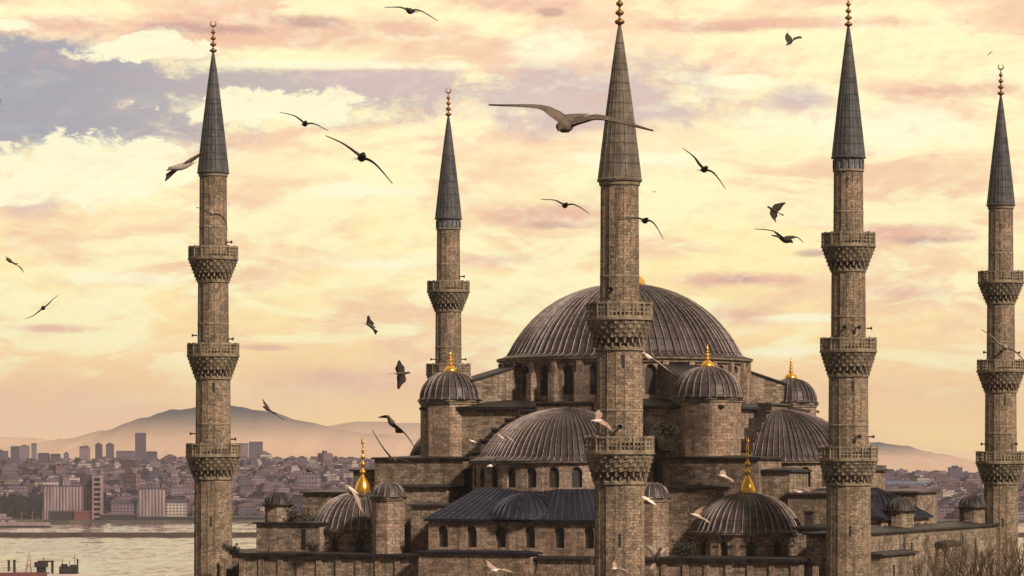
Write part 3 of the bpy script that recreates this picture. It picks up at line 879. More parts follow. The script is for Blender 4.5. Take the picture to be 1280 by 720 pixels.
def minaret(loc, label, bal, spire0, spire1, top, radii, tile=False, spire_m='lead_spire', fin='bronze', horns=(), dz=0.0, plinth=True):
    root = thing('minaret', loc, label, 'minaret', 'minarets of the mosque')
    bal = [b + dz for b in bal]; spire0 += dz; spire1 += dz; top += dz
    hp, hc = 1.45, 2.15
    mb = MB()
    prof = [(radii[0] + 0.12, -2.0)]
    lo = None
    lev = []
    for i, z in enumerate(bal):
        zb_ = z - hp - hc
        prof += [(radii[i] + 0.0, zb_ - 0.2)]
        lev.append((zb_, radii[i], radii[i + 1]))
        prof += [(radii[i + 1] + 0.07, zb_ + 0.4)]
    prof += [(radii[-1], spire0 - 0.05)]
    mb.lathe(prof, 16, mi=0, ph=PI / 16)
    # slim ribs on the corners of the sixteen sides
    for j in range(16):
        a = PI / 16 + 2 * PI * j / 16
        for (pa, pb) in zip(prof, prof[1:]):
            if pb[1] - pa[1] < 1.5: continue
            mb.tube([(pa[0] * math.cos(a), pa[0] * math.sin(a), pa[1]), (pb[0] * math.cos(a), pb[0] * math.sin(a), pb[1])], [0.03, 0.03], 4, 0)
    rt = radii[-1]
    if tile:
        mb.lathe([(rt + 0.02, spire0 - 1.35), (rt + 0.14, spire0 - 1.3), (rt + 0.14, spire0 - 1.15), (rt + 0.05, spire0 - 1.1)], 32, mi=1)
    else:
        mb.lathe([(rt + 0.02, spire0 - 0.4), (rt + 0.12, spire0 - 0.3), (rt + 0.16, spire0 - 0.02)], 32, mi=1)
    # string courses, and a slit of a stair window
    for i, (zb_, r0, r1) in enumerate(lev):
        mb.lathe([(r1 - 0.02, zb_ + hc + hp + 2.0), (r1 + 0.09, zb_ + hc + hp + 2.06), (r1 + 0.09, zb_ + hc + hp + 2.2), (r1 - 0.02, zb_ + hc + hp + 2.28)], 16, mi=1, ph=PI / 16)
    so_ = mb.obj('shaft', [M['stone_min'], M['carved']], root)
    sm = MB(); sm.box(-0.11, 0.11, -0.03, 0.1, 0, 1.1); sme = sm.mesh('stair_slit', M['black'])
    for zz, aa in ((bal[-1] + 4.5, -1.75), (bal[0] + 5.5, -1.45), (bal[0] - 9.0, -1.6)):
        r_ = (radii[-1] if zz > bal[-1] else radii[1] if zz > bal[0] else radii[0]) * 0.985
        link('stair_slit', sme, root, (r_ * math.cos(aa), r_ * math.sin(aa), zz), aa + PI / 2)
    if tile:
        tb = MB()
        tb.lathe([(rt + 0.03, spire0 - 1.08), (rt + 0.03, spire0 - 0.12)], 32, mi=0)
        for j in range(16):
            a = 2 * PI * j / 16
            tb.obox(((rt + 0.09) * math.cos(a), (rt + 0.09) * math.sin(a), spire0 - 0.6), (math.cos(a), math.sin(a), 0), (-math.sin(a), math.cos(a), 0), (0, 0, 1), 0.05, 0.09, 0.46, 1)
        tb.obj('tile_band', [M['tile'], M['carved_dark']], root)
    for i, z in enumerate(bal):
        balcony(root, z, radii[i + 1], 2.62 + 0.13 * (len(bal) - 1 - i), hp, hc, radii[i] + 0.05)
    sp = MB()
    r0 = rt + 0.28
    pr = [(r0 - 0.25, spire0 - 0.02), (r0, spire0), (r0 + 0.02, spire0 + 0.14), (r0 - 0.10, spire0 + 0.3)]
    nseg = 7
    for i in range(nseg):
        f0 = i / nseg; f1 = (i + 1) / nseg
        rr = lambda f: (r0 - 0.1) * (1 - f) ** 0.93 + 0.13 * f
        z0_ = spire0 + 0.3 + (spire1 - spire0 - 0.3) * f0; z1_ = spire0 + 0.3 + (spire1 - spire0 - 0.3) * f1
        pr += [(rr(f0) + 0.025, z0_ + 0.02), (rr(f1) + 0.02, z1_ - 0.02), (rr(f1) - 0.01, z1_ - 0.01)]
    ribbed(sp, pr, 22, 0.06, roll=0)
    sp.obj('spire', M[spire_m], root)
    h = top - spire1
    fm = MB()
    pf_ = [(0.16, -0.3), (0.13, 0.1)]
    z = 0.12
    for br in (0.42, 0.36, 0.30, 0.24):
        bh = h * 0.15
        for q_ in range(1, 8):
            a = -PI / 2 + PI * q_ / 8
            pf_.append((max(0.09, br * math.cos(a)), z + bh * 0.5 + bh * 0.36 * math.sin(a)))
        z += bh + 0.1
        pf_.append((0.075, z))
    pf_.append((0.03, z + 0.3))
    fm.lathe(pf_, 12, smooth=True)
    cr = 0.3; zc = z + 0.55
    pts = [(cr * math.cos(a), 0, zc + cr * math.sin(a)) for a in [R(115 + 310 * i / 16) for i in range(17)]]
    fm.tube(pts, [0.03 + 0.075 * math.sin(PI * i / 16) for i in range(17)], 6)
    fo = fm.obj('finial', M[fin], root)
    fo.location = (0, 0, spire1)
    for bi, ang, up_ in horns:
        r_ = radii[bi + 1]
        o = link('loudspeaker', HORN, root, ((r_ + 0.42) * math.cos(ang), (r_ + 0.42) * math.sin(ang), bal[bi] + up_), ang)
        o.scale = (0.52, 0.52, 0.52)
    return root

HALL = [26.15, 37.05, 47.6]
RH = [2.02, 1.86, 1.64, 1.46]
def MP(px, Z): return Vector(((px - 640) / FPX * Z, Z, GZ))
minaret(MP(1060.5, 321.6), 'tall three-balcony minaret with blue band under its grey spire, right of the great dome', HALL, 55.1, 68.2, 72.0, [2.2, 1.95, 1.68, 1.44], True,
        horns=((1, -1.85, 1.0), (1, -1.2, 1.0), (1, -0.1, 1.0), (2, -2.2, -0.2), (0, -1.25, 1.0), (0, -0.35, 1.0)), dz=-0.1)
minaret(MP(266.5, 348.8), 'three-balcony minaret with dark spire standing alone before the sea and hill', HALL, 55.6, 68.6, 72.4, RH, False,
        horns=((2, -0.25, 0.5), (1, 3.3, 0.9), (1, -0.3, 0.5), (0, 3.4, 1.1), (0, -0.2, 0.5)), dz=0.4)
minaret(MP(560.5, 408.4), 'slim three-balcony minaret with banded spire rising behind the domed turret', HALL, 55.5, 68.5, 72.5, RH, True,
        horns=((2, -0.3, 0.6), (1, 3.4, 0.6), (1, -0.25, 0.6)), dz=0.1)
minaret(MP(1251, 381.2), 'three-balcony minaret nearest the right edge of the photo, bare trees at its foot', HALL, 55.4, 68.4, 72.6, [2.0, 1.82, 1.6, 1.42], False,
        horns=((1, 3.5, 0.9), (1, -1.7, 0.9), (1, -0.2, 0.9), (0, 3.4, 0.9), (0, -0.9, 0.9)), dz=-0.3)
minaret(MP(774.5, 261.2), 'nearest two-balcony minaret with brown ribbed spire in front of the great dome', [26.5, 37.4], 47.3, 59.9, 64.2, [2.02, 1.86, 1.55], False, 'lead_spire_brown', 'bronze',
        horns=((1, -1.95, 1.0), (0, -1.6, 0.75)))
# ================================================================== ground, sea, hills
def _ground(t, b):
    ob = t.n("ShaderNodeTexCoord").outputs['Object']
    n1 = t.noise(ob, 0.012, 6, 0.65); n2 = t.noise(ob, 0.08, 4, 0.6)
    k = t.mix(t.sstep(n1, 0.4, 0.62), (0.045, 0.045, 0.038, 1), (0.12, 0.10, 0.085, 1))
    k = t.mix(t.m('MULTIPLY', t.sstep(n2, 0.45, 0.65), 0.6), k, (0.06, 0.052, 0.05, 1))
    setb(t, b, k, 0.95, 0, 0.1)
M['ground'] = mat('earth_and_paving', _ground)
def hillmat(name, top, foot):
    def f(t, b):
        ob = t.n("ShaderNodeTexCoord").outputs['Object']
        n1 = t.noise(ob, 0.004, 7, 0.65); n2 = t.noise(ob, 0.03, 4, 0.6)
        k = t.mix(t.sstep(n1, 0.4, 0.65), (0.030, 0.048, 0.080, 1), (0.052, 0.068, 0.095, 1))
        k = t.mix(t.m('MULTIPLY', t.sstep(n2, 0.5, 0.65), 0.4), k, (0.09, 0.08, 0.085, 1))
        # dark woods on the crest; the pale peach lower down paints in low mist
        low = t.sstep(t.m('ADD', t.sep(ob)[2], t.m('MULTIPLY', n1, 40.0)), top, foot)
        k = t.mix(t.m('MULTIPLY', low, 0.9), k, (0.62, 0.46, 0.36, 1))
        setb(t, b, k, 1.0, 0, 0.0)
    return mat(name, f)
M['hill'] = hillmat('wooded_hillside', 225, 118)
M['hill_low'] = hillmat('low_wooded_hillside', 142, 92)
M['hill_far'] = hillmat('far_mist_tinted_hillside', 330, 150)  # farther ridges, peach haze painted over most of the slope
def _sea(t, b):
    ob = t.n("ShaderNodeTexCoord").outputs['Object']
    a = t.noise(t.map(ob, (0.10, 0.022, 1)), 1.0, 6, 0.7, 0.2)
    c_ = t.noise(t.map(ob, (0.014, 0.0045, 1), (9, 5, 0)), 1.0, 5, 0.62)
    e_ = t.noise(t.map(ob, (0.05, 0.012, 1), (3, 1, 0)), 1.0, 6, 0.7)
    # mean slope of the wave faces turned to the wind
    s_ = t.m('MULTIPLY', t.m('MULTIPLY', t.sstep(a, 0.38, 0.74), t.sstep(c_, 0.36, 0.66)), 0.25)
    nx = t.m('MULTIPLY', t.m('SUBTRACT', e_, 0.5), 0.3)
    nv = t.n("ShaderNodeVectorMath", operation='NORMALIZE')
    t.put(nv.inputs[0], t.vec(nx, t.m('MULTIPLY', s_, -1.0), 1.0))
    k = t.mix(t.sstep(e_, 0.4, 0.6), (0.11, 0.062, 0.052, 1), (0.20, 0.125, 0.10, 1))
    setb(t, b, k, 0.10, 0, 0.5, nv.outputs[0])
M['sea'] = mat('sea_water', _sea)

SHORE = 3130.0
def ground_z(x, y):
    pts = [(-500, 30), (430, 30), (560, 24), (700, 14), (900, 3), (1000, -6), (3118, -6), (3122, 2.2), (3260, 2.6), (3500, 14), (4000, 30), (4700, 42), (5600, 49), (7000, 54), (9000, 62), (24000, 80)]
    for (a, za), (b, zb_) in zip(pts, pts[1:]):
        if y <= b:
            f = max(0.0, (y - a) / (b - a)); z = za + (zb_ - za) * f
            break
    else: z = pts[-1][1]
    if y > 3300:
        q_ = min(1.0, max(0.0, (x / y * FPX + 40) / 400))
        z = 2.6 + (z - 2.6) * (1 - 0.50 * q_)
        z += 9.0 * noise.noise(Vector((x * 0.0016, y * 0.0016, 3.0))) * min(1, (y - 3300) / 600)
    return z
rows = []; uvr = []
ys = [-900, -200, 200, 430, 490, 560, 630, 700, 800, 900, 1000, 2000, 3118, 3122, 3190, 3260, 3350] + [3500 + 130 * i for i in range(32)] + [8000, 9000, 10500, 12300]
xs = [-4800 + 120 * i for i in range(81)]
for y in ys:
    rows.append([(x, y, ground_z(x, y)) for x in xs]); uvr.append([(x, y) for x in xs])
mb = MB(); mb.quadgrid(rows, uvr, 0, True)
tag(mb.obj('ground', M['ground']), kind='structure')
mb = MB(); mb.add([(-4800, 905, 0), (4800, 905, 0), (4800, 3121, 0), (-4800, 3121, 0)], [(0, 0), (1, 0), (1, 1), (0, 1)])
tag(mb.obj('sea', M['sea']), kind='structure')

def ridge(name, D, prof, depth, seed, m='hill'):
    """a range of hills: crest heights read along its length"""
    rows = []; uvr = []
    x0 = (prof[0][0] - 640) / FPX * D; x1 = (prof[-1][0] - 640) / FPX * D
    N = 260; K = 26
    for k in range(K + 1):
        f = k / K * 2 - 1
        row = []; uu = []
        for i in range(N + 1):
            px = prof[0][0] + (prof[-1][0] - prof[0][0]) * i / N
            for (a, ya), (b, yb_) in zip(prof, prof[1:]):
                if px <= b:
                    q_ = (px - a) / (b - a); q_ = q_ * q_ * (3 - 2 * q_); yy = ya + (yb_ - ya) * q_; break
            x = (px - 640) / FPX * D
            H = CZ + (HY - yy) / FPX * D - 40
            s_ = max(0.0, 1 - abs(f)) ** 0.9
            z = 40 + H * s_
            y = D + f * depth
            z += (noise.noise(Vector((x * .002 + seed, y * .002, 0))) * 22 * (1 - s_) + noise.noise(Vector((x * .012 + seed, y * .01, 5))) * 4 + noise.noise(Vector((x * .05 + seed, y * .05, 5))) * 2.2) * min(1, H / 60)
            row.append((x, y, z)); uu.append((x, y))
        rows.append(row); uvr.append(uu)
    mb = MB(); mb.quadgrid(rows, uvr, 0, True)
    return tag(mb.obj(name, M[m]), kind='structure')
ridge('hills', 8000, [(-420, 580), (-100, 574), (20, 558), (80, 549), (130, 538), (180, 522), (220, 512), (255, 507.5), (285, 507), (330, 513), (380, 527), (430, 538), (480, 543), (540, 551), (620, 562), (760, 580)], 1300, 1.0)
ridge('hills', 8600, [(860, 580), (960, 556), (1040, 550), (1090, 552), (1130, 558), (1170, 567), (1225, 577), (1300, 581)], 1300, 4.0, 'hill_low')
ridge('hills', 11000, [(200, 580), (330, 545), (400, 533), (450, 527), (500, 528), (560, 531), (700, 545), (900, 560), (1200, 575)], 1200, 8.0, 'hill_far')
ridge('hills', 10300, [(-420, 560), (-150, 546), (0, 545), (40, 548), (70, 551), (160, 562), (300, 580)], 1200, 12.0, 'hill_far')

# ================================================================== the far shore
def facade(name, wall, wall2, win, fw=3.4, fh=3.1, mort=0.95):
    def f(t, b):
        uv = t.n("ShaderNodeTexCoord").outputs['UV']
        rand = t.n("ShaderNodeObjectInfo").outputs['Random']
        br = t.n("ShaderNodeTexBrick", offset=0.0)
        t.put(br.inputs['Vector'], uv); br.inputs['Scale'].default_value = 1.0
        br.inputs['Mortar Size'].default_value = mort * 0.85; br.inputs['Brick Width'].default_value = fw; br.inputs['Row Height'].default_value = fh
        br.inputs['Color1'].default_value = win; br.inputs['Color2'].default_value = tuple(e * 1.8 for e in win[:3]) + (1,)
        n1 = t.noise(t.n("ShaderNodeTexCoord").outputs['Object'], 0.05, 3)
        w = t.mix(rand, wall, wall2)
        w = t.mix(t.m('MULTIPLY', t.sstep(n1, 0.4, 0.65), 0.4), w, tuple(e * 0.6 for e in wall[:3]) + (1,))
        setb(t, b, t.mix(br.outputs['Fac'], br.outputs['Color'], w), 0.8, 0, 0.2)
    return mat(name, f)
FAC = [facade('pale_render', (0.27, 0.21, 0.26, 1), (0.16, 0.125, 0.18, 1), (0.03, 0.026, 0.05, 1)),
       facade('grey_render', (0.125, 0.105, 0.155, 1), (0.07, 0.06, 0.10, 1), (0.015, 0.014, 0.03, 1)),
       facade('rosy_render', (0.20, 0.12, 0.145, 1), (0.12, 0.08, 0.115, 1), (0.025, 0.02, 0.03, 1)),
       facade('white_render', (0.50, 0.43, 0.41, 1), (0.34, 0.28, 0.28, 1), (0.04, 0.035, 0.05, 1))]
M['roof_flat'] = plain('tar_roof', (0.055, 0.045, 0.075), 0.9, 0, 0.4, 0.05)
M['roof_red'] = plain('red_tile_roof', (0.105, 0.064, 0.088), 0.9, 0, 0.4, 0.05)
M['wood'] = plain('dark_tree_green', (0.022, 0.020, 0.034), 0.95, 0, 0.5, 0.04, 0.05)
M['cypress'] = plain('cypress_green', (0.020, 0.028, 0.032), 0.95, 0, 0.4, 0.2, 0.05)

def house_mb(mb, w, d_, h, kind, mi=0, mr=1, at=(0, 0, 0), rz=0.0):
    st = len(mb.v)
    mb.box(-w / 2, w / 2, -d_ / 2, d_ / 2, -6, h, mi, False)
    if kind == 0:      # flat roof, stair head and parapet
        mb.box(-w / 2 - .2, w / 2 + .2, -d_ / 2 - .2, d_ / 2 + .2, h + .01, h + 0.7, mr)
        mb.box(-w * .2, w * .12, -d_ * .2, d_ * .2, h + .72, h + 3.1, mi, False)
    elif kind == 1:    # hipped tile roof
        o = .5; rh = min(w, d_) * 0.27; i_ = min(w, d_) / 2
        a = [(-w / 2 - o, -d_ / 2 - o), (w / 2 + o, -d_ / 2 - o), (w / 2 + o, d_ / 2 + o), (-w / 2 - o, d_ / 2 + o)]
        if w >= d_: r0, r1 = (-w / 2 + i_, 0), (w / 2 - i_ + .1, 0); t_ = [(0, 1, r1, r0), (2, 3, r0, r1)]; e_ = [(1, 2, r1), (3, 0, r0)]
        else: r0, r1 = (0, -d_ / 2 + i_), (0, d_ / 2 - i_ + .1); t_ = [(1, 2, r1, r0), (3, 0, r0, r1)]; e_ = [(0, 1, r0), (2, 3, r1)]
        for i, j, p, q_ in t_: mb.add([(*a[i], h), (*a[j], h), (*p, h + rh), (*q_, h + rh)], None, mr)
        for i, j, p in e_: mb.add([(*a[i], h), (*a[j], h), (*p, h + rh)], None, mr)
    else:              # stepped top storey
        mb.box(-w / 2 - .2, w / 2 + .2, -d_ / 2 - .2, d_ / 2 + .2, h + .01, h + 0.4, mr)
        mb.box(-w * .38, w * .38, -d_ * .36, d_ * .36, h + .42, h + 3.2, mi, False)
        mb.box(-w * .42, w * .42, -d_ * .40, d_ * .40, h + 3.21, h + 3.6, mr)
    mb.xform(Matrix.Translation(at) @ Matrix.Rotation(rz, 4, 'Z'), st)

protos = []
KN = {(0, 0): 'pale flat-roofed apartment block', (1, 0): 'grey flat-roofed apartment block', (2, 0): 'rosy flat-roofed apartment block', (3, 0): 'whitish flat-roofed apartment block',
      (0, 1): 'pale house under a hipped tile roof', (1, 1): 'grey house under a hipped tile roof', (2, 1): 'rosy house under a hipped tile roof', (3, 1): 'whitish house under a hipped tile roof',
      (0, 2): 'pale block with a set-back top floor', (1, 2): 'grey block with a set-back top floor', (2, 2): 'rosy block with a set-back top floor', (3, 2): 'whitish block with a set-back top floor'}
for f_ in range(4):
    for kd in range(3):
        mb = MB(); house_mb(mb, 20, 16, 16, kd)
        protos.append((f_, kd, mb.mesh('city_building', [FAC[f_], M['roof_red'] if kd == 1 else M['roof_flat']])))
spots = []
rc = random.Random(5)
while len(spots) < 7600:
    D = 3175 + 3000 * rc.random() ** 1.25
    px = -320 + 1920 * rc.random()
    if 560 < px < 1060 and rc.random() < 0.6: continue
    x = (px - 640) / FPX * D
    if D < 3330 and (-20 < px < 240): continue
    if D < 3420 and (px < 66): continue
    w = rc.uniform(8, 23); dd = rc.uniform(8, 18); h = rc.choice((6, 8, 9, 11, 13, 15, 18)) * rc.uniform(.75, 1.15)
    if D < 3500: h = min(h, 13)
    if rc.random() < 0.02: h *= 1.5
    vis = (px < 238) or (288 < px < 470) or (1098 < px < 1225)
    spots.append((w * h / D / D * (1 if vis else 0.01), x, D, w, dd, h, rc.choice((0, 1, 1, 2, 2, 0, 1, 3)), rc.choice((0, 0, 1, 2)), rc.uniform(-.8, .8)))
spots.sort(reverse=True)
for s_ in spots[:270]:
    _, x, D, w, dd, h, f_, kd, rz = s_
    me = [p for p in protos if p[0] == f_ and p[1] == kd][0][2]
    o = link('city_building', me, None, (x, D, ground_z(x, D)), rz)
    o.scale = (w / 20, dd / 16, h / 16)
    tag(o, KN[(f_, kd)] + ' among the crowded far shore', 'building', 'buildings of the far shore: ' + KN[(f_, kd)])
mb = MB()
for s_ in spots[270:]:
    _, x, D, w, dd, h, f_, kd, rz = s_
    house_mb(mb, w, dd, h, kd, f_, 5 if kd == 1 else 4, (x, D, ground_z(x, D)), rz)
tag(mb.obj('distant_city', FAC + [M['roof_flat'], M['roof_red']]), 'dense hazy mass of small houses covering the far hillside', 'city', kind='stuff')

# woods and garden trees between the houses
def ico(mb, c, r, rs, mi=0, n=(7, 5)):
    rows = []; uvr = []
    for i in range(n[1] + 1):
        th = PI * i / n[1]; row = []
        for j in range(n[0] + 1):
            ph = 2 * PI * (j % n[0]) / n[0]
            v = Vector((math.sin(th) * math.cos(ph), math.sin(th) * math.sin(ph), math.cos(th)))
            k = 1 + 0.35 * noise.noise(v * 2.1 + Vector((rs, 0, 0)))
            row.append((c[0] + v.x * r[0] * k, c[1] + v.y * r[1] * k, c[2] + v.z * r[2] * k))
        rows.append(row); uvr.append([(0, 0)] * (n[0] + 1))
    mb.quadgrid(rows, uvr, mi, True)
mb = MB()
for i in range(8500):
    D = 3200 + 2900 * rc.random() ** 1.2
    px = -320 + 1920 * rc.random()
    if 560 < px < 1060 and rc.random() < 0.65: continue
    if noise.noise(Vector((px * .02, D * .003, 1))) < -0.05 and rc.random() < .7: continue
    x = (px - 640) / FPX * D
    if D < 3330 and (-20 < px < 240): continue
    r = rc.uniform(4, 10)
    ico(mb, (x, D, ground_z(x, D) + r * .6), (r * rc.uniform(.8, 1.6), r, r * rc.uniform(.7, 1.15)), i * 1.7, 0, (6, 4))
tag(mb.obj('distant_woods', M['wood']), 'dark trees scattered between the houses of the far shore', 'trees', kind='stuff')

def at_ground(px, D):
    x = (px - 640) / FPX * D
    return Vector((x, D, ground_z(x, D)))
def tower(px0, px1, ytop, D, label, f_=1, style=0):
    x0, x1 = (px0 - 640) / FPX * D, (px1 - 640) / FPX * D
    gz = ground_z((x0 + x1) / 2, D)
    h = CZ + (HY - ytop) / FPX * D - gz
    w = x1 - x0; dd = min(w, 22)
    o = thing('tower_block', ((x0 + x1) / 2, D, gz), label, 'tower', 'tower blocks on the far skyline')
    mb = MB(); mb.box(-w / 2, w / 2, -dd / 2, dd / 2, -8, h - 3, 0, False)
    mb.obj('wall', FAC[f_], o)
    mb = MB(); mb.box(-w / 2 - .3, w / 2 + .3, -dd / 2 - .3, dd / 2 + .3, h - 2.99, h - 2.2)
    if style == 0: mb.box(-w * .25, w * .2, -dd * .3, dd * .3, h - 2.19, h)
    elif style == 1:
        mb.box(-w * .45, -w * .05, -dd * .3, dd * .3, h - 2.19, h - .4); mb.box(w * .1, w * .35, -dd * .3, dd * .3, h - 2.19, h + .6)
        mb.tube([(0, 0, h - 2.2), (0, 0, h + 8)], [.5, .2], 4)
    else: mb.box(-w * .5, w * .5, -dd * .1, dd * .1, h - 2.19, h - .8)
    mb.obj('roof', M['roof_flat'], o)
    return o
tower(-12, 9, 562, 5300, 'grey tower block cut by the left edge of the photo', 1)
tower(14, 23.5, 557, 5200, 'narrow grey tower second from the left edge of the photo', 1, 2)
tower(25, 36, 556, 6400, 'broad hazy tower faint behind the narrow grey one', 0)
tower(39.5, 45.5, 553.5, 6400, 'thin hazy tower, taller half of the faint far pair', 0, 2)
tower(48, 61.5, 565.5, 5000, 'squat grey block left of its lower twin on the skyline', 1, 2)
tower(64, 75, 566.5, 5000, 'squat grey block right of its wider twin on the skyline', 1, 2)
tower(80, 86, 565, 5600, 'small pale tower between the squat blocks and the twin towers', 0)
tower(100, 112, 557.5, 5200, 'stout tower left of the slim twin towers', 0, 1)
tower(119.5, 127.5, 553.5, 5300, 'left one of the slim twin towers on the skyline', 1, 0)
tower(133, 142, 553.5, 5300, 'right one of the slim twin towers on the skyline', 1, 0)
tower(146, 168, 563, 5500, 'long pale slab at the left foot of the tallest skyline tower', 0, 2)
tower(169.5, 182, 540.5, 5400, 'tallest dark tower on the far skyline', 1, 2)
tower(183.5, 196, 563.5, 5300, 'grey slab at the right foot of the tallest skyline tower', 1, 2)
tower(206, 220, 568, 5200, 'wide low block just left of the lone minaret', 2)
tower(301, 310, 553.5, 6200, 'hazy pale tower left of the dark tower beside the lone minaret', 0, 2)
tower(311.5, 328, 551.5, 5900, 'dark broad tower right of the lone minaret', 1, 2)
tower(372, 384, 570, 5200, 'small tower block on the skyline under the long hill', 1)
tower(403, 416, 568, 5300, 'dark block poking above the rooftops left of the gilded finial', 1, 2)
tower(430, 447, 571, 5300, 'wide low block on the skyline beside the gilded finial', 2)
tower(1101, 1117, 585.5, 4300, 'grey block on the skyline just right of the banded minaret', 1, 2)
tower(1186, 1202, 582, 4300, 'purple block highest on the skyline between the two right minarets', 1, 0)
tower(1160, 1172, 589, 4200, 'small block left of the highest one between the two right minarets', 2)

# harbour front
def _silo(t, b):
    ob = t.n("ShaderNodeTexCoord").outputs['Object']
    n1 = t.noise(t.map(ob, (.3, .3, .04)), 1, 5, .6)
    setb(t, b, t.mix(t.sstep(n1, .4, .65), (0.30, 0.235, 0.255, 1), (0.19, 0.15, 0.17, 1)), 0.9, 0, 0.1)
M['silo'] = mat('silo_concrete', _silo)
M['hull_dark'] = plain('dark_hull', (0.035, 0.034, 0.045), 0.5, 0, 0.3, .05)
M['hull_red'] = plain('red_paint', (0.17, 0.06, 0.06), 0.55, 0, 0.3, .2)
M['ship_white'] = plain('ship_white', (0.62, 0.56, 0.53), 0.5, 0, 0.3, .2)
M['rubble'] = plain('breakwater_rubble', (0.055, 0.036, 0.032), 0.95, 0, 0.5, .12)
M['steel_pink'] = plain('faded_red_steel', (0.36, 0.16, 0.14), 0.6, 0, 0.3, .3)
M['blue_roof'] = plain('blue_sheet_roof', (0.06, 0.11, 0.24), 0.5, 0, 0.3, .03)

def silo(px0, px1, ytop, D, n, label, gallery):
    o = thing('grain_silo', at_ground((px0 + px1) / 2, D), label, 'silo', 'harbour silos')
    gz = o.location.z
    w = (px1 - px0) / FPX * D; h = CZ + (HY - ytop) / FPX * D - gz
    r = w / n / 2
    mb = MB()
    for i in range(n):
        for j in range(2):
            mb.lathe([(r * 1.04, -4), (r * 1.04, h), (0.1, h + .3)], 12, -w / 2 + r * (2 * i + 1), j * 2 * r, smooth=False)
    mb.obj('bins', M['silo'], o)
    mb = MB(); mb.box(-w / 2, w / 2, -r * .9, r * 2.6, h + .32, h + 1.2)
    if gallery: mb.box(w * .25, w * .5 - .2, -r * .5, r * 2, h + 1.21, h + gallery)
    mb.obj('roof', M['roof_flat'], o)
    return o
silo(54, 118, 608.5, 3165, 16, 'long ribbed grain silo on the harbour front', 12)
silo(173, 206, 612, 3165, 8, 'short pale ribbed silo on the harbour front', 0)
o = thing('elevator_tower', at_ground(122, 3155), 'white open stair tower at the right end of the long silo', 'tower')
mb = MB(); hh = 44.0
for sx in (-4, 4):
    for sy in (-4, 4): mb.box(sx - .9, sx + .9, sy - .9, sy + .9, -4, hh)
for i in range(9): mb.box(-4.85, 4.85, -4.85, 4.85, 2 + i * 4.9, 3.6 + i * 4.9)
mb.obj('frame', M['silo'], o)
mb = MB(); mb.box(-2.6, 2.6, -2.6, 2.6, -4, hh - 1); mb.obj('core', M['hull_dark'], o)
def shed(px0, px1, ytop, D, label, wm, rm, cat='warehouse'):
    o = thing('warehouse', at_ground((px0 + px1) / 2, D), label, cat, 'harbour sheds')
    w = (px1 - px0) / FPX * D; h = CZ + (HY - ytop) / FPX * D - o.location.z
    mb = MB(); mb.box(-w / 2, w / 2, -9, 9, -4, h * .82, 0, False); mb.obj('wall', wm, o)
    mb = MB()
    a, e = w / 2 + .6, 9.6
    mb.add([(-a, -e, h * .82), (a, -e, h * .82), (a, 0, h), (-a, 0, h)]); mb.add([(a, e, h * .82), (-a, e, h * .82), (-a, 0, h), (a, 0, h)])
    mb.add([(-a, -e, h * .82), (-a, 0, h), (-a, e, h * .82)]); mb.add([(a, -e, h * .82), (a, e, h * .82), (a, 0, h)])
    mb.obj('roof', rm, o)
shed(140, 170, 625, 3180, 'pale low warehouse between the two harbour silos', FAC[0], M['roof_flat'])
shed(209, 232, 624, 3185, 'grey warehouse right of the short pale silo', FAC[3], M['roof_flat'])
shed(62, 92, 638, 3140, 'dark quay shed at the foot of the long silo', M['hull_dark'], M['hull_dark'])
shed(94, 112, 638.5, 3142, 'rust red quay shed at the foot of the long silo', M['hull_red'], M['hull_red'])
shed(126, 170, 643, 3138, 'low dark quay shed right of the open stair tower', M['hull_dark'], M['roof_flat'])
shed(172, 242, 645.5, 3138, 'long low dark shed along the quay left of the lone minaret', M['hull_dark'], M['hull_dark'])
shed(286, 330, 645, 3138, 'long low dark shed along the quay right of the lone minaret', M['hull_dark'], M['hull_dark'])
shed(1099, 1166, 602, 4000, 'long hall with a bright blue roof beyond the domes', FAC[1], M['blue_roof'], 'hall')

mb = MB()
prof = [(0, 0)]
for k in range(8):
    a = k / 8
cyp = []
for v_ in range(3):
    mb = MB()
    rows = []; uvr = []
    for i in range(11):
        f = i / 10; r = 2.4 * math.sin(PI * min(1, (f * .93 + .07))) ** .7 * (1 - f * .55)
        row = []
        for j in range(9):
            a = 2 * PI * (j % 8) / 8
            k = 1 + .4 * noise.noise(Vector((math.cos(a) * 2, math.sin(a) * 2, f * 7 + v_ * 9)))
            row.append((r * k * math.cos(a), r * k * math.sin(a), 22 * f))
        rows.append(row); uvr.append([(0, 0)] * 9)
    mb.quadgrid(rows, uvr, 0, True)
    mb.lathe([(.4, -3), (.35, 3)], 6)
    cyp.append(mb.mesh('cypress_tree', M['cypress']))
for i in range(34):
    px = -6 + 61 * (i + rc.random() * .8) / 34; D = rc.uniform(3190, 3320)
    o = link('cypress_tree', cyp[i % 3], None, at_ground(px, D))
    s_ = rc.uniform(.75, 1.15) * (1.0 if px < 28 else .82); o.scale = (s_ * rc.uniform(1, 1.6), s_, s_)
    tag(o, 'dark cypress in the grove behind the docked ship', 'tree', 'cypress grove on the far shore')

# long mole across the harbour mouth
mb = MB(); rows = []; uvr = []
BD = 2483.0
for i in range(241):
    x = -760 + i * 6.4
    n_ = lambda s_: 0.5 * noise.noise(Vector((x * .11, s_, 2.0)))
    rows.append([(x, BD - 6 + n_(1), -2), (x, BD - 4.2 + n_(2), 1.4 + n_(3)), (x, BD - 2.4, 3.3 + n_(4) * .6), (x, BD + 2.4, 3.4 + n_(5) * .6), (x, BD + 4.5, 1.2), (x, BD + 6, -2)])
    uvr.append([(x, k) for k in range(6)])
mb.quadgrid(rows, uvr)
tag(mb.obj('breakwater', M['rubble']), 'long low dark breakwater across the harbour water', 'breakwater')

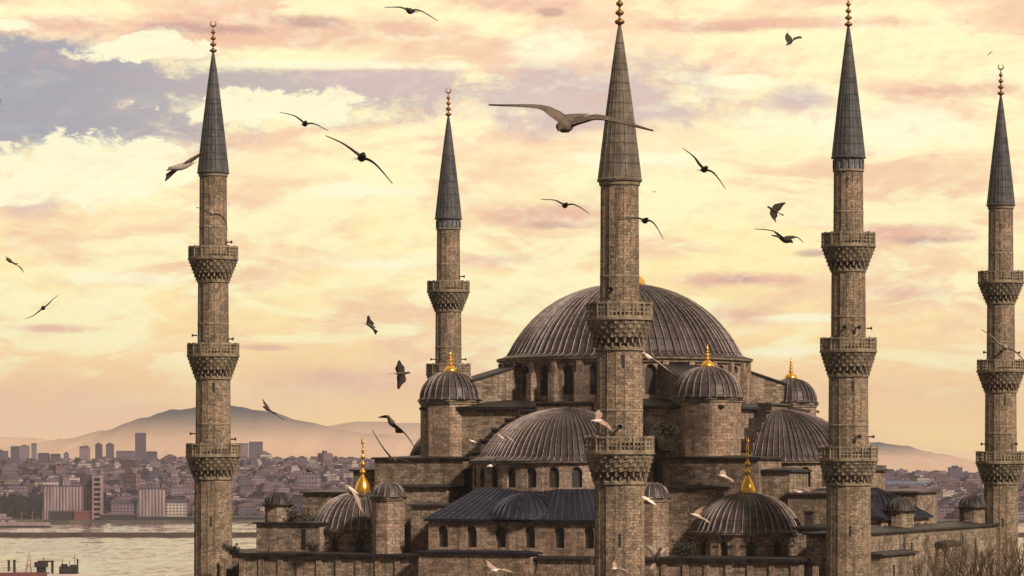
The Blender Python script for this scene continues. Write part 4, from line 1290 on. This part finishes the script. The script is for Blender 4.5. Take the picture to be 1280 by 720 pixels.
# ship docked at the left edge
o = thing('docked_ship', P(10, 659, 2880), 'pale ship with a dark waterline docked at the left edge', 'ship')
o.location.z = 0
mb = MB(); L = 37.0
def hullp(z, e): return [(-70, -7), (L - 3 + e, -7), (L + 1 + e, -1), (L - 3 + e, 6), (-70, 6)]
mb.prism(hullp(0, 0), -1.5, 1.5, 0)
mb.obj('hull', M['hull_dark'], o)
mb = MB(); mb.prism(hullp(0, 0), 1.51, 4.2, 0); mb.box(-69, 8, -6, 5, 4.21, 7.0); mb.box(-60, 4, -5.6, 4.6, 7.6, 9.4)
mb.box(-60, -2, -5.0, 4.0, 9.7, 12.0); mb.obj('deck_house', M['silo'], o)
mb = MB(); mb.box(-69, 9, -6.3, 5.3, 7.01, 7.58); mb.box(-61, 6, -5.9, 4.9, 9.41, 9.69)
for i in range(9): mb.box(-58 + i * 7, -54.6 + i * 7, -6.05, -5.95, 5.0, 6.3)
mb.obj('deck_edge', M['hull_dark'], o)
mb = MB()
for x in (-20, 12, 22, 31): mb.tube([(x, 0, 4), (x, 0, 15)], [.3, .2], 5)
mb.tube([(12, 0, 13), (24, -2, 9)], [.2, .2], 4)
mb.obj('mast', M['steel_pink'], o)

# ship crossing the lower left corner
o = thing('cargo_ship', P(48, 733, 1450), 'dark workboat with funnels and masts low in the left corner', 'ship')
o.location.z = 0
u_ = 1450 / FPX
def sx(px): return (px - 48) * u_
def sz(py): return CZ + (HY - py) * u_
mb = MB(); poly = [(sx(-30), -5), (sx(112), -5), (sx(122), 0), (sx(112), 5), (sx(-30), 5)]
mb.prism(poly, -1, sz(722.5)); mb.obj('hull', M['hull_dark'], o)
mb = MB(); mb.box(sx(-28), sx(60), -4.6, 4.6, sz(722.5) + .02, sz(715.5)); mb.obj('red_deckhouse', M['hull_red'], o)
mb = MB(); mb.box(sx(60.5), sx(117), -4.4, 4.4, sz(722.5) + .02, sz(717.3)); mb.box(sx(-30), sx(17), -4.8, 4.8, sz(715.4), sz(714.4)); mb.obj('white_bulwark', M['ship_white'], o)
mb = MB(); mb.box(sx(46.5), sx(57), -2, 2, sz(715.4), sz(709)); mb.box(sx(44), sx(59), -3, 3, sz(709) + .01, sz(702.5)); mb.box(sx(48), sx(66), -2.4, 2.4, sz(702.5) + .01, sz(700.8))
mb.obj('bridge', M['black'], o)
mb = MB(); mb.box(sx(75), sx(97), -3, 3, sz(717.2), sz(708)); mb.box(sx(77), sx(84), -2, 2, sz(708) + .01, sz(705)); mb.box(sx(88), sx(95), -2, 2, sz(708) + .01, sz(706)); mb.obj('engine_house', M['black'], o)
mb = MB(); mb.box(sx(78.5), sx(92), -3.06, -3.0, sz(714), sz(710.5)); mb.obj('window', M['pane'], o)
for a_, b_, w_ in ((11, 701, .55), (18, 701, .6), (65.5, 702, .6), (97, 700, .4)):
    mb = MB(); mb.lathe([(w_, sz(717)), (w_, sz(b_)), (w_ * 1.35, sz(b_) + .05), (w_ * 1.35, sz(b_ - 1))], 10, sx(a_), 0); mb.obj('funnel', M['black'], o)
mb = MB()
mb.tube([(sx(93.5), 0, sz(715)), (sx(93.5), 0, sz(691.5))], [.2, .1], 5); mb.tube([(sx(54.5), 0, sz(701)), (sx(54.5), 0, sz(697))], [.2, .2], 5)
mb.tube([(sx(90), 0, sz(698)), (sx(97), 0, sz(698))], [.1, .1], 4); mb.tube([(sx(78), 0, sz(705)), (sx(78), 0, sz(700.5))], [.2, .2], 4); mb.tube([(sx(87), 0, sz(706)), (sx(87), 0, sz(701))], [.2, .2], 4)
mb.obj('mast', M['black'], o)
mb = MB()
for q_ in ((33, 716, 35.5, 694), (39, 716, 37.5, 694), (33, 710, 39, 704), (33, 704, 38, 710), (34, 700, 38.5, 700), (36.5, 694, 36.5, 690), (31, 716, 34, 705)):
    mb.tube([(sx(q_[0]), 0, sz(q_[1])), (sx(q_[2]), 0, sz(q_[3]))], [.22, .18], 4)
mb.obj('derrick', M['steel_pink'], o)

# ================================================================== bare trees round the mosque
M['bark'] = plain('bare_bark', (0.19, 0.145, 0.105), 0.95, 0, 0.5, 1.0, 0.1)
def bare_tree(px, Z, ytop, label, seed, spread=1.0):
    rt_ = random.Random(seed)
    base = MP(px, Z)
    H = CZ + (HY - ytop) / FPX * Z - GZ
    o = thing('bare_tree', base, label, 'tree', 'bare winter trees round the mosque')
    tr = MB(); cr = MB()
    tr.tube([(0, 0, -.5), (rt_.uniform(-.2, .2), 0, H * .18), (rt_.uniform(-.4, .4), rt_.uniform(-.4, .4), H * .36)], [.38, .30, .24], 8)
    top = Vector(tr.v[-1])
    def grow(p, d_, L, r, lev):
        pts = [p]; q_ = p; dd = d_.copy(); n = 3
        for i in range(n):
            dd = (dd + Vector((rt_.uniform(-.22, .22), rt_.uniform(-.22, .22), rt_.uniform(-.02, .2)))).normalized()
            q_ = q_ + dd * L / n; pts.append(q_)
        cr.tube(pts, [r * (1 - .35 * i / n) for i in range(n + 1)], 4 if lev < 2 else 3)
        if lev >= 4: return
        for i in range(rt_.choice((2, 3, 3)) if lev < 3 else 4):
            ang = rt_.uniform(0, 2 * PI); tilt = rt_.uniform(.28, .75)
            ax = dd.orthogonal().normalized(); ax = Matrix.Rotation(ang, 3, dd) @ ax
            nd = (Matrix.Rotation(tilt, 3, ax) @ dd); nd.z += .25 / spread; nd.normalize()
            bp = pts[rt_.choice((2, 3, 3))]
            grow(bp, nd, L * rt_.uniform(.62, .85), r * .62, lev + 1)
    L0 = H * .175
    for i in range(4):
        a = 2 * PI * i / 4 + rt_.random()
        grow(Vector((0, 0, H * (.30 + .02 * i))), Vector((math.cos(a) * .5 * spread, math.sin(a) * .5 * spread, 1)).normalized(), L0, .17, 0)
    zm = max(p[2] for p in cr.v)
    k = H / zm
    cr.xform(Matrix.Diagonal((k ** .5, k ** .5, k, 1))); tr.xform(Matrix.Diagonal((1, 1, k, 1)))
    tr.obj('trunk', M['bark'], o); cr.obj('crown', M['bark'], o)
bare_tree(1168, 322, 690, 'bare tree leftmost in the row by the right gallery wall', 1)
bare_tree(1200, 326, 664, 'tall bare tree in front of the gallery wall under the small cupola', 2)
bare_tree(1228, 318, 678, 'bare tree just left of the right-edge minaret foot', 3)
bare_tree(1256, 322, 668, 'bare tree covering the foot of the right-edge minaret', 4)
bare_tree(1288, 316, 662, 'bare tree cut by the right edge of the photo', 5)
bare_tree(652, 292, 696, 'bare treetop in front of the courtyard porch, left of two others', 6)
bare_tree(688, 288, 692, 'bare treetop in the middle of the courtyard three', 7)
bare_tree(722, 294, 698, 'bare treetop beside the nearest minaret', 8)

# dark shrubs rooted in the roof edges
M['ivy'] = plain('ivy_leaves', (0.035, 0.034, 0.026), 0.9, 0, 0.4, 2.0, 0.2)
def shrub(pos, r, label, seed):
    rs = random.Random(seed)
    o = thing('roof_shrub', pos, label, 'shrub', 'shrubs growing on the roofs')
    st_ = MB(); lf = MB()
    for i in range(9):
        a = rs.uniform(0, 2 * PI); e = Vector((math.cos(a) * rs.uniform(.3, 1) * r, math.sin(a) * .5 * r, rs.uniform(.35, 1) * r))
        st_.tube([(0, 0, -.1), tuple(e * .5 + Vector((0, 0, .15 * r))), tuple(e)], [.05, .035, .015], 4)
        for j in range(42):
            p = e * rs.uniform(.35, 1.08) + Vector((rs.gauss(0, .16), rs.gauss(0, .16), rs.gauss(0, .15))) * r
            n1 = Vector((rs.gauss(0, 1), rs.gauss(0, 1), rs.gauss(0, 1))).normalized(); n2 = n1.orthogonal().normalized(); s_ = rs.uniform(.08, .17) * min(r, 1.3)
            lf.add([p - n1 * s_, p + n2 * s_ * .6, p + n1 * s_, p - n2 * s_ * .6], [(0, 0)] * 4)
    st_.obj('stem', M['bark'], o); lf.obj('leaves', M['ivy'], o)
shrub(P(371, 657, 350), 2.0, 'dark shrub on the ledge right of the low left cupola', 1)
shrub(P(289, 692, 343), 1.0, 'dark shrub on the wall corner by the lone minaret', 2)
shrub(P(392, 690, 341), 0.9, 'small dark shrub under the left corner dome', 3)
shrub(P(852, 695, 322), 1.5, 'dark shrub in the corner left of the right corner dome', 4)
shrub(P(833, 545, 335), 1.6, 'dark ivy clump between the nearest minaret and the front turret', 5)

# ================================================================== gulls
def gullmat(name, c, v=.3):
    def f(t, b):
        uv = t.sep(t.n("ShaderNodeTexCoord").outputs['UV'])
        ob = t.n("ShaderNodeTexCoord").outputs['Object']
        dark = tuple(e * .28 for e in c[:3]) + (1,)
        n1 = t.noise(ob, 9.0, 5, .65)
        k = t.mix(t.m('MULTIPLY', t.sstep(n1, .42, .66), v * 1.4, clamp=True), tuple(c[:3]) + (1,), dark)
        # flight feathers: narrow dark gaps along the span, blackish wing tips
        bars = t.m('ABSOLUTE', t.m('SINE', t.m('MULTIPLY', uv[0], 62.0)))
        trail = t.sstep(t.m('ABSOLUTE', t.m('SUBTRACT', uv[1], 0.5)), 0.28, 0.05)
        k = t.mix(t.m('MULTIPLY', t.m('MULTIPLY', t.sstep(bars, .35, .05), trail), .6), k, dark)
        k = t.mix(t.m('MULTIPLY', t.sstep(uv[0], .72, .92), .75), k, dark)
        setb(t, b, k, .8, 0, .2)
    return mat(name, f)
G = {'dark': gullmat('backlit_dark_plumage', (0.055, 0.045, 0.040)), 'brown': gullmat('brown_plumage', (0.15, 0.115, 0.095), .5), 'white': gullmat('white_plumage', (0.72, 0.64, 0.60), .15),  # the dark tone paints in backlit silhouettes of gulls against the sky
     'grey': gullmat('grey_plumage', (0.36, 0.31, 0.29), .3), 'pink': gullmat('rosy_plumage', (0.40, 0.29, 0.25), .4), 'beak': gullmat('beak_orange', (0.5, 0.24, 0.08), .2)}
def crom(pts, n):
    o = []
    p = [pts[0] * 2 - pts[1]] + pts + [pts[-1] * 2 - pts[-2]]
    for i in range(len(pts) - 1):
        a, b, c_, d_ = p[i:i + 4]
        for k in range(n):
            t_ = k / n
            o.append(0.5 * ((2 * b) + (c_ - a) * t_ + (2 * a - 5 * b + 4 * c_ - d_) * t_ ** 2 + (3 * b - a - 3 * c_ + d_) * t_ ** 3))
    o.append(pts[-1].copy())
    return o
def gull(label, left, body, right, head, body_m='dark', wing_m='dark', span=1.35, chord=.21, blen=.60, dep=(0, 0), Z=None, group='gulls wheeling round the mosque'):
    """left/right: wing joints from the shoulder to the tip; head: direction the bird flies (right, up, away)"""
    lp = [Vector((p[0], p[1])) for p in left]; rp = [Vector((p[0], p[1])) for p in right]
    bp = Vector(body)
    arc = sum((b - a).length for a, b in zip([bp] + lp, lp)) + sum((b - a).length for a, b in zip([bp] + rp, rp))
    if Z is None: Z = FPX * span / arc
    s_ = Z / FPX
    h = Vector((head[0], head[2], head[1])).normalized()       # x right, y away, z up
    c0 = P(bp.x, bp.y, Z)
    o = thing('gull', c0, label, 'bird', group)
    loc = lambda q_, dd: Vector(((q_.x - bp.x) * s_, dd, -(q_.y - bp.y) * s_))
    mb = MB()
    def wing(pts2, dsign):
        n = len(pts2)
        p3 = [Vector((0, 0, 0))] + [loc(q_, dsign * (i + 1) / n * .28) for i, q_ in enumerate(pts2)]
        sm = crom(p3, 5)
        N = len(sm); rows = []; uvr = []
        for i, p in enumerate(sm):
            f = i / (N - 1)
            d_ = (sm[min(i + 1, N - 1)] - sm[max(i - 1, 0)]).normalized()
            nn = d_.cross(h)
            if nn.length < .05: nn = d_.cross(Vector((0, 0, 1)))
            nn.normalize()
            ch = chord * (0.78 + 0.32 * math.sin(PI * min(1, f * 1.6))) * (1 - f ** 3 * .9) * (1 if f < .97 else .6)
            th = .034 * (1 - f * .75)
            sweep = -h * (.0 if f < .45 else (f - .45) * .28)
            q_ = p + sweep
            rows.append([q_ + h * ch * .42, q_ + h * ch * .15 + nn * th, q_ - h * ch * .3 + nn * th * .45, q_ - h * ch * .62, q_ - h * ch * .3 - nn * th * .3, q_ + h * ch * .15 - nn * th * .6, q_ + h * ch * .42])
            uvr.append([(f, k / 6) for k in range(7)])
        mb.quadgrid(rows, uvr, 1, True)
        mb.add([rows[-1][k] for k in range(6)], [(0, 0)] * 6, 1)
    wing(lp, dep[0]); wing(rp, dep[1])
    ups = Vector((0, 0, 1)) if abs(h.z) < .9 else Vector((0, -1, 0))
    a = h.cross(ups).normalized(); b = a.cross(h).normalized()
    rows = []; uvr = []
    for f, r, up_, fl_ in ((-.52, .012, .0, 3.2), (-.40, .022, .0, 1.8), (-.28, .040, 0, 1), (-.12, .062, 0, 1), (.05, .072, 0, 1), (.20, .064, .01, 1), (.30, .046, .02, 1), (.36, .041, .03, 1), (.43, .042, .035, 1), (.48, .032, .03, 1), (.51, .016, .022, 1), (.57, .010, .015, 1), (.59, .002, .01, 1)):
        c_ = h * f * blen + b * up_ * blen / .6
        rr = r * blen / .6
        rows.append([c_ + (a * math.cos(2 * PI * k / 10) * fl_ + b * math.sin(2 * PI * k / 10) / (fl_ if fl_ > 1 else 1)) * rr for k in range(11)]); uvr.append([(.05, f) for k in range(11)])
    mb.quadgrid(rows, uvr, 0, True)
    # wedge tail
    tail = [-h * blen * .45 + a * .03, -h * blen * .78 + a * .11, -h * blen * .82, -h * blen * .78 - a * .11, -h * blen * .45 - a * .03]
    mb.add([p + b * .008 for p in tail], [(0, 0)] * 5, 1); mb.add([p - b * .008 for p in reversed(tail)], [(0, 0)] * 5, 1)
    bd = mb.mesh('gull', [G[body_m], G[wing_m]])
    o_ = o
    col.objects.unlink(o); bpy.data.objects.remove(o)
    g = link('gull', bd, None, c0)
    return tag(g, label, 'bird', group)
E = (0.15, -.05, -1); A_ = (-.1, .0, 1)
gull('dark gull gliding at the top of the sky, left of the nearest spire', [(503, 10), (495, 9), (478, 9)], (513, 14), [(520, 12), (529, 15), (545, 26)], (-.3, -.1, -1))
gull('small dark gull with raised wings high between the two right spires', [(985, 49), (982, 44), (984, 41)], (988, 53), [(993, 49), (998, 48), (1000, 50)], (-.5, -.5, -.6), span=1.0, chord=.4)
gull('tiny distant gull beside the top of the right-edge spire', [(1236, 68), (1234, 70)], (1237.5, 66.5), [(1240, 64), (1242, 62)], (.5, .5, .5), span=1.2)
gull('gull head-on, half cut by the left edge of the sky', [(-6, 129), (-12, 133)], (-2, 131), [(0, 127), (1, 124)], E, chord=.3, span=.6)
gull('dark gull gliding just up-left of a longer-winged gull, beside the lone spire', [(374, 149), (366, 144), (350, 140)], (381, 155), [(388, 154), (397, 156), (411, 163)], E)
gull('long-winged dark gull slanting down to the right of the lone spire', [(443, 190), (428, 179), (408, 169)], (452, 197), [(462, 200), (474, 209), (492, 229)], E)
gull('large brown gull crossing in front of the nearest spire', [(694, 144), (670, 135.5), (605, 136)], (708, 156), [(730, 149), (752, 149), (812, 168)], (-.25, -.32, -1), 'brown', 'brown', chord=.25, blen=.5)
gull('pale brown gull flying up beside the base of the lone dark spire', [(216, 214), (208, 221), (199, 229)], (228, 208), [(238, 200), (247, 193), (258, 188)], (-.75, -.28, -.35), 'grey', 'brown', chord=.3, span=1.3, blen=.68)
gull('arched gull passing in front of the lone minaret shaft', [(258, 265), (252, 261), (245, 259)], (264, 267), [(273, 268), (280, 273), (285, 289)], E, 'white', 'dark')
gull('short dark gull at the left edge of the sky', [(10, 323), (7, 321), (4, 320)], (13, 327), [(18, 330), (23, 333), (27, 340)], (-.6, .2, -.6), chord=.3)
gull('dark gull on straight tilted wings above the left horizon', [(48, 390), (41, 395), (31, 399)], (54, 385), [(60, 380), (66, 374), (73, 369)], E)
gull('dark gull gliding left of the nearest minaret shaft', [(699, 253), (692, 250), (677, 249)], (706, 257), [(714, 255), (724, 258), (738, 267)], E)
gull('dark gull half across the nearest minaret above the great dome', [(797, 273), (786, 273), (772, 275)], (806, 276), [(813, 276), (821, 283), (831, 299)], E)
gull('slender dark gull diving right between the nearest and next spire', [(874, 205), (867, 195), (855, 185)], (880, 212), [(889, 214), (898, 222), (909, 236)], E)
gull('speck of a gull just right of the nearest spire base', [(816, 239), (814, 238)], (818, 240), [(820, 239), (822, 240)], E, span=1.0)
gull('small gull turning on vertical wings, above the broad-winged one by the banded minaret', [(966, 268), (965, 272), (966, 276)], (967, 263), [(971, 258), (975, 254), (978, 251)], (-.75, .35, -.2), chord=.33, span=1.0)
gull('broad-winged dark gull close left of the banded minaret', [(974, 294), (966, 289), (947, 288)], (981, 300), [(988, 297), (998, 297), (1009, 305)], (.5, -.3, -.8), chord=.25)
gull('compact gull seen from below, upper one of two left of the banded slim minaret', [(464, 403), (463, 399), (465, 396)], (462, 407), [(468, 412), (471, 415), (473, 420)], (.8, -.35, -.1), 'brown', 'dark', span=1.1, chord=.34, blen=.55)
gull('gull with spread wings seen from below, lower one of two left of the slim minaret', [(501, 460), (502, 455), (504, 450)], (502, 467), [(503, 475), (502, 481), (503, 487)], (1, .0, -.1), 'brown', 'dark', span=1.15, chord=.32, blen=.62)
gull('dark gull banking before the long hill slope', [(332, 506), (329, 502), (325, 497)], (335, 512), [(341, 516), (346, 519), (352, 524)], (-.6, .3, -.6), chord=.26)
gull('big gull with bent wings above the left ledge of the mosque', [(486, 523), (481, 519), (469, 518)], (490, 529), [(500, 536), (509, 545), (520, 563)], (-.35, .45, -.8), 'brown', 'dark', chord=.26)
gull('dark narrow gull swooping low toward the left ledge of the mosque', [(485, 568), (477, 557), (466, 538)], (491, 575), [(500, 574), (510, 577), (522, 582)], E, 'brown', 'dark')
gull('faint brown gull over the far city left of the gilded finial', [(381, 583), (377, 579), (374, 575)], (385, 588), [(392, 590), (400, 597), (410, 607)], E, 'brown', 'brown')
gull('white-headed gull flapping over the left corner dome', [(436, 616), (431, 610), (433, 603)], (440, 613), [(446, 622), (448, 632), (452, 642)], (-.6, .4, -.5), 'white', 'pink', chord=.28)
gull('white gull skimming the ledge below the left turret', [(586, 549), (583, 548), (580, 549)], (591, 552), [(596, 554), (601, 554), (607, 558)], (-.7, .2, -.5), 'white', 'dark', chord=.24)
gull('rosy gull over the left shoulder of the front half dome', [(625, 545), (623, 542), (625, 540)], (629, 548), [(634, 546), (638, 549), (641, 554)], (-.6, .1, -.6), 'white', 'pink', chord=.34)
gull('small white-breasted gull with raised wing below the half dome rim', [(617, 577), (620, 571), (622, 564)], (614, 582), [(620, 579), (625, 577), (630, 575)], (-.5, -.2, -.7), 'white', 'dark', chord=.22)
gull('white-headed rosy gull against the nearest minaret shaft', [(748, 518), (746, 514), (749, 511)], (747, 526), [(753, 528), (758, 533), (763, 541)], (-.75, -.1, -.4), 'white', 'pink', chord=.32)
gull('white gull trailing a dark wing beside the front turret drum', [(807, 443), (804, 440), (800, 436)], (811, 447), [(822, 452), (833, 461), (846, 470)], (-.6, .3, -.6), 'white', 'grey', chord=.22)
gull('small rosy gull on the plain wall left of the tall gilded finial', [(903, 591), (903, 588), (906, 586)], (904, 595), [(909, 597), (913, 600), (914, 604)], (-.8, .05, -.4), 'white', 'pink', chord=.36, span=1.1)
gull('white gull at the ribbed cap right of the nearest minaret', [(806, 622), (802, 621), (798, 623)], (809, 624), [(814, 627), (817, 630), (820, 633)], (-.6, -.2, -.6), 'white', 'white', chord=.3)
gull('rosy gull with a bright head beside the right corner dome', [(873, 639), (876, 635), (880, 632)], (870, 644), [(876, 647), (881, 650), (885, 655)], (-.85, .1, -.4), 'white', 'pink', chord=.34)
gull('brown gull with white spread wings above the roof right of the nearest minaret', [(818, 690), (813, 683), (808, 678)], (822, 695), [(828, 690), (832, 685), (833, 680)], (.35, .75, -.4), 'brown', 'white', chord=.3, blen=.8)
gull('white and rosy gull low on the nearest minaret shaft', [(768, 706), (767, 702), (770, 699)], (769, 711), [(776, 711), (781, 713), (785, 716)], (-.6, 0, -.6), 'white', 'pink', chord=.34)
gull('rosy gull beside the lead ledge left of the banded minaret', [(995, 613), (992, 612), (990, 614)], (1000, 615), [(1004, 611), (1008, 612), (1011, 616)], (-.7, -.1, -.6), 'white', 'pink', chord=.34)
gull('large gull crossing in front of the right-edge minaret', [(1247, 428), (1240, 421), (1226, 412)], (1256, 434), [(1266, 437), (1274, 444), (1284, 458)], (-.2, -.1, -1), 'grey', 'brown', chord=.2)
gull('rosy gull at the bottom edge in front of the courtyard porch', [(615, 709), (609, 704), (604, 700)], (621, 713), [(628, 712), (634, 714), (641, 718)], (-.6, -.1, -.6), 'white', 'pink', chord=.3)

# ================================================================== haze
mb = MB(); mb.box(-5000, 5000, -1100, 12600, -8, 330)
hz = bpy.data.materials.new('haze'); hz.use_nodes = True
t = NT(hz.node_tree)
pv = t.n("ShaderNodeVolumePrincipled")
pv.inputs['Color'].default_value = (0.88, 0.84, 0.98, 1)
pv.inputs['Density'].default_value = 4.6e-5
pv.inputs['Anisotropy'].default_value = 0.6
o_ = t.n("ShaderNodeOutputMaterial"); t.t.links.new(pv.outputs[0], o_.inputs['Volume'])
tag(mb.obj('haze', hz), kind='stuff')
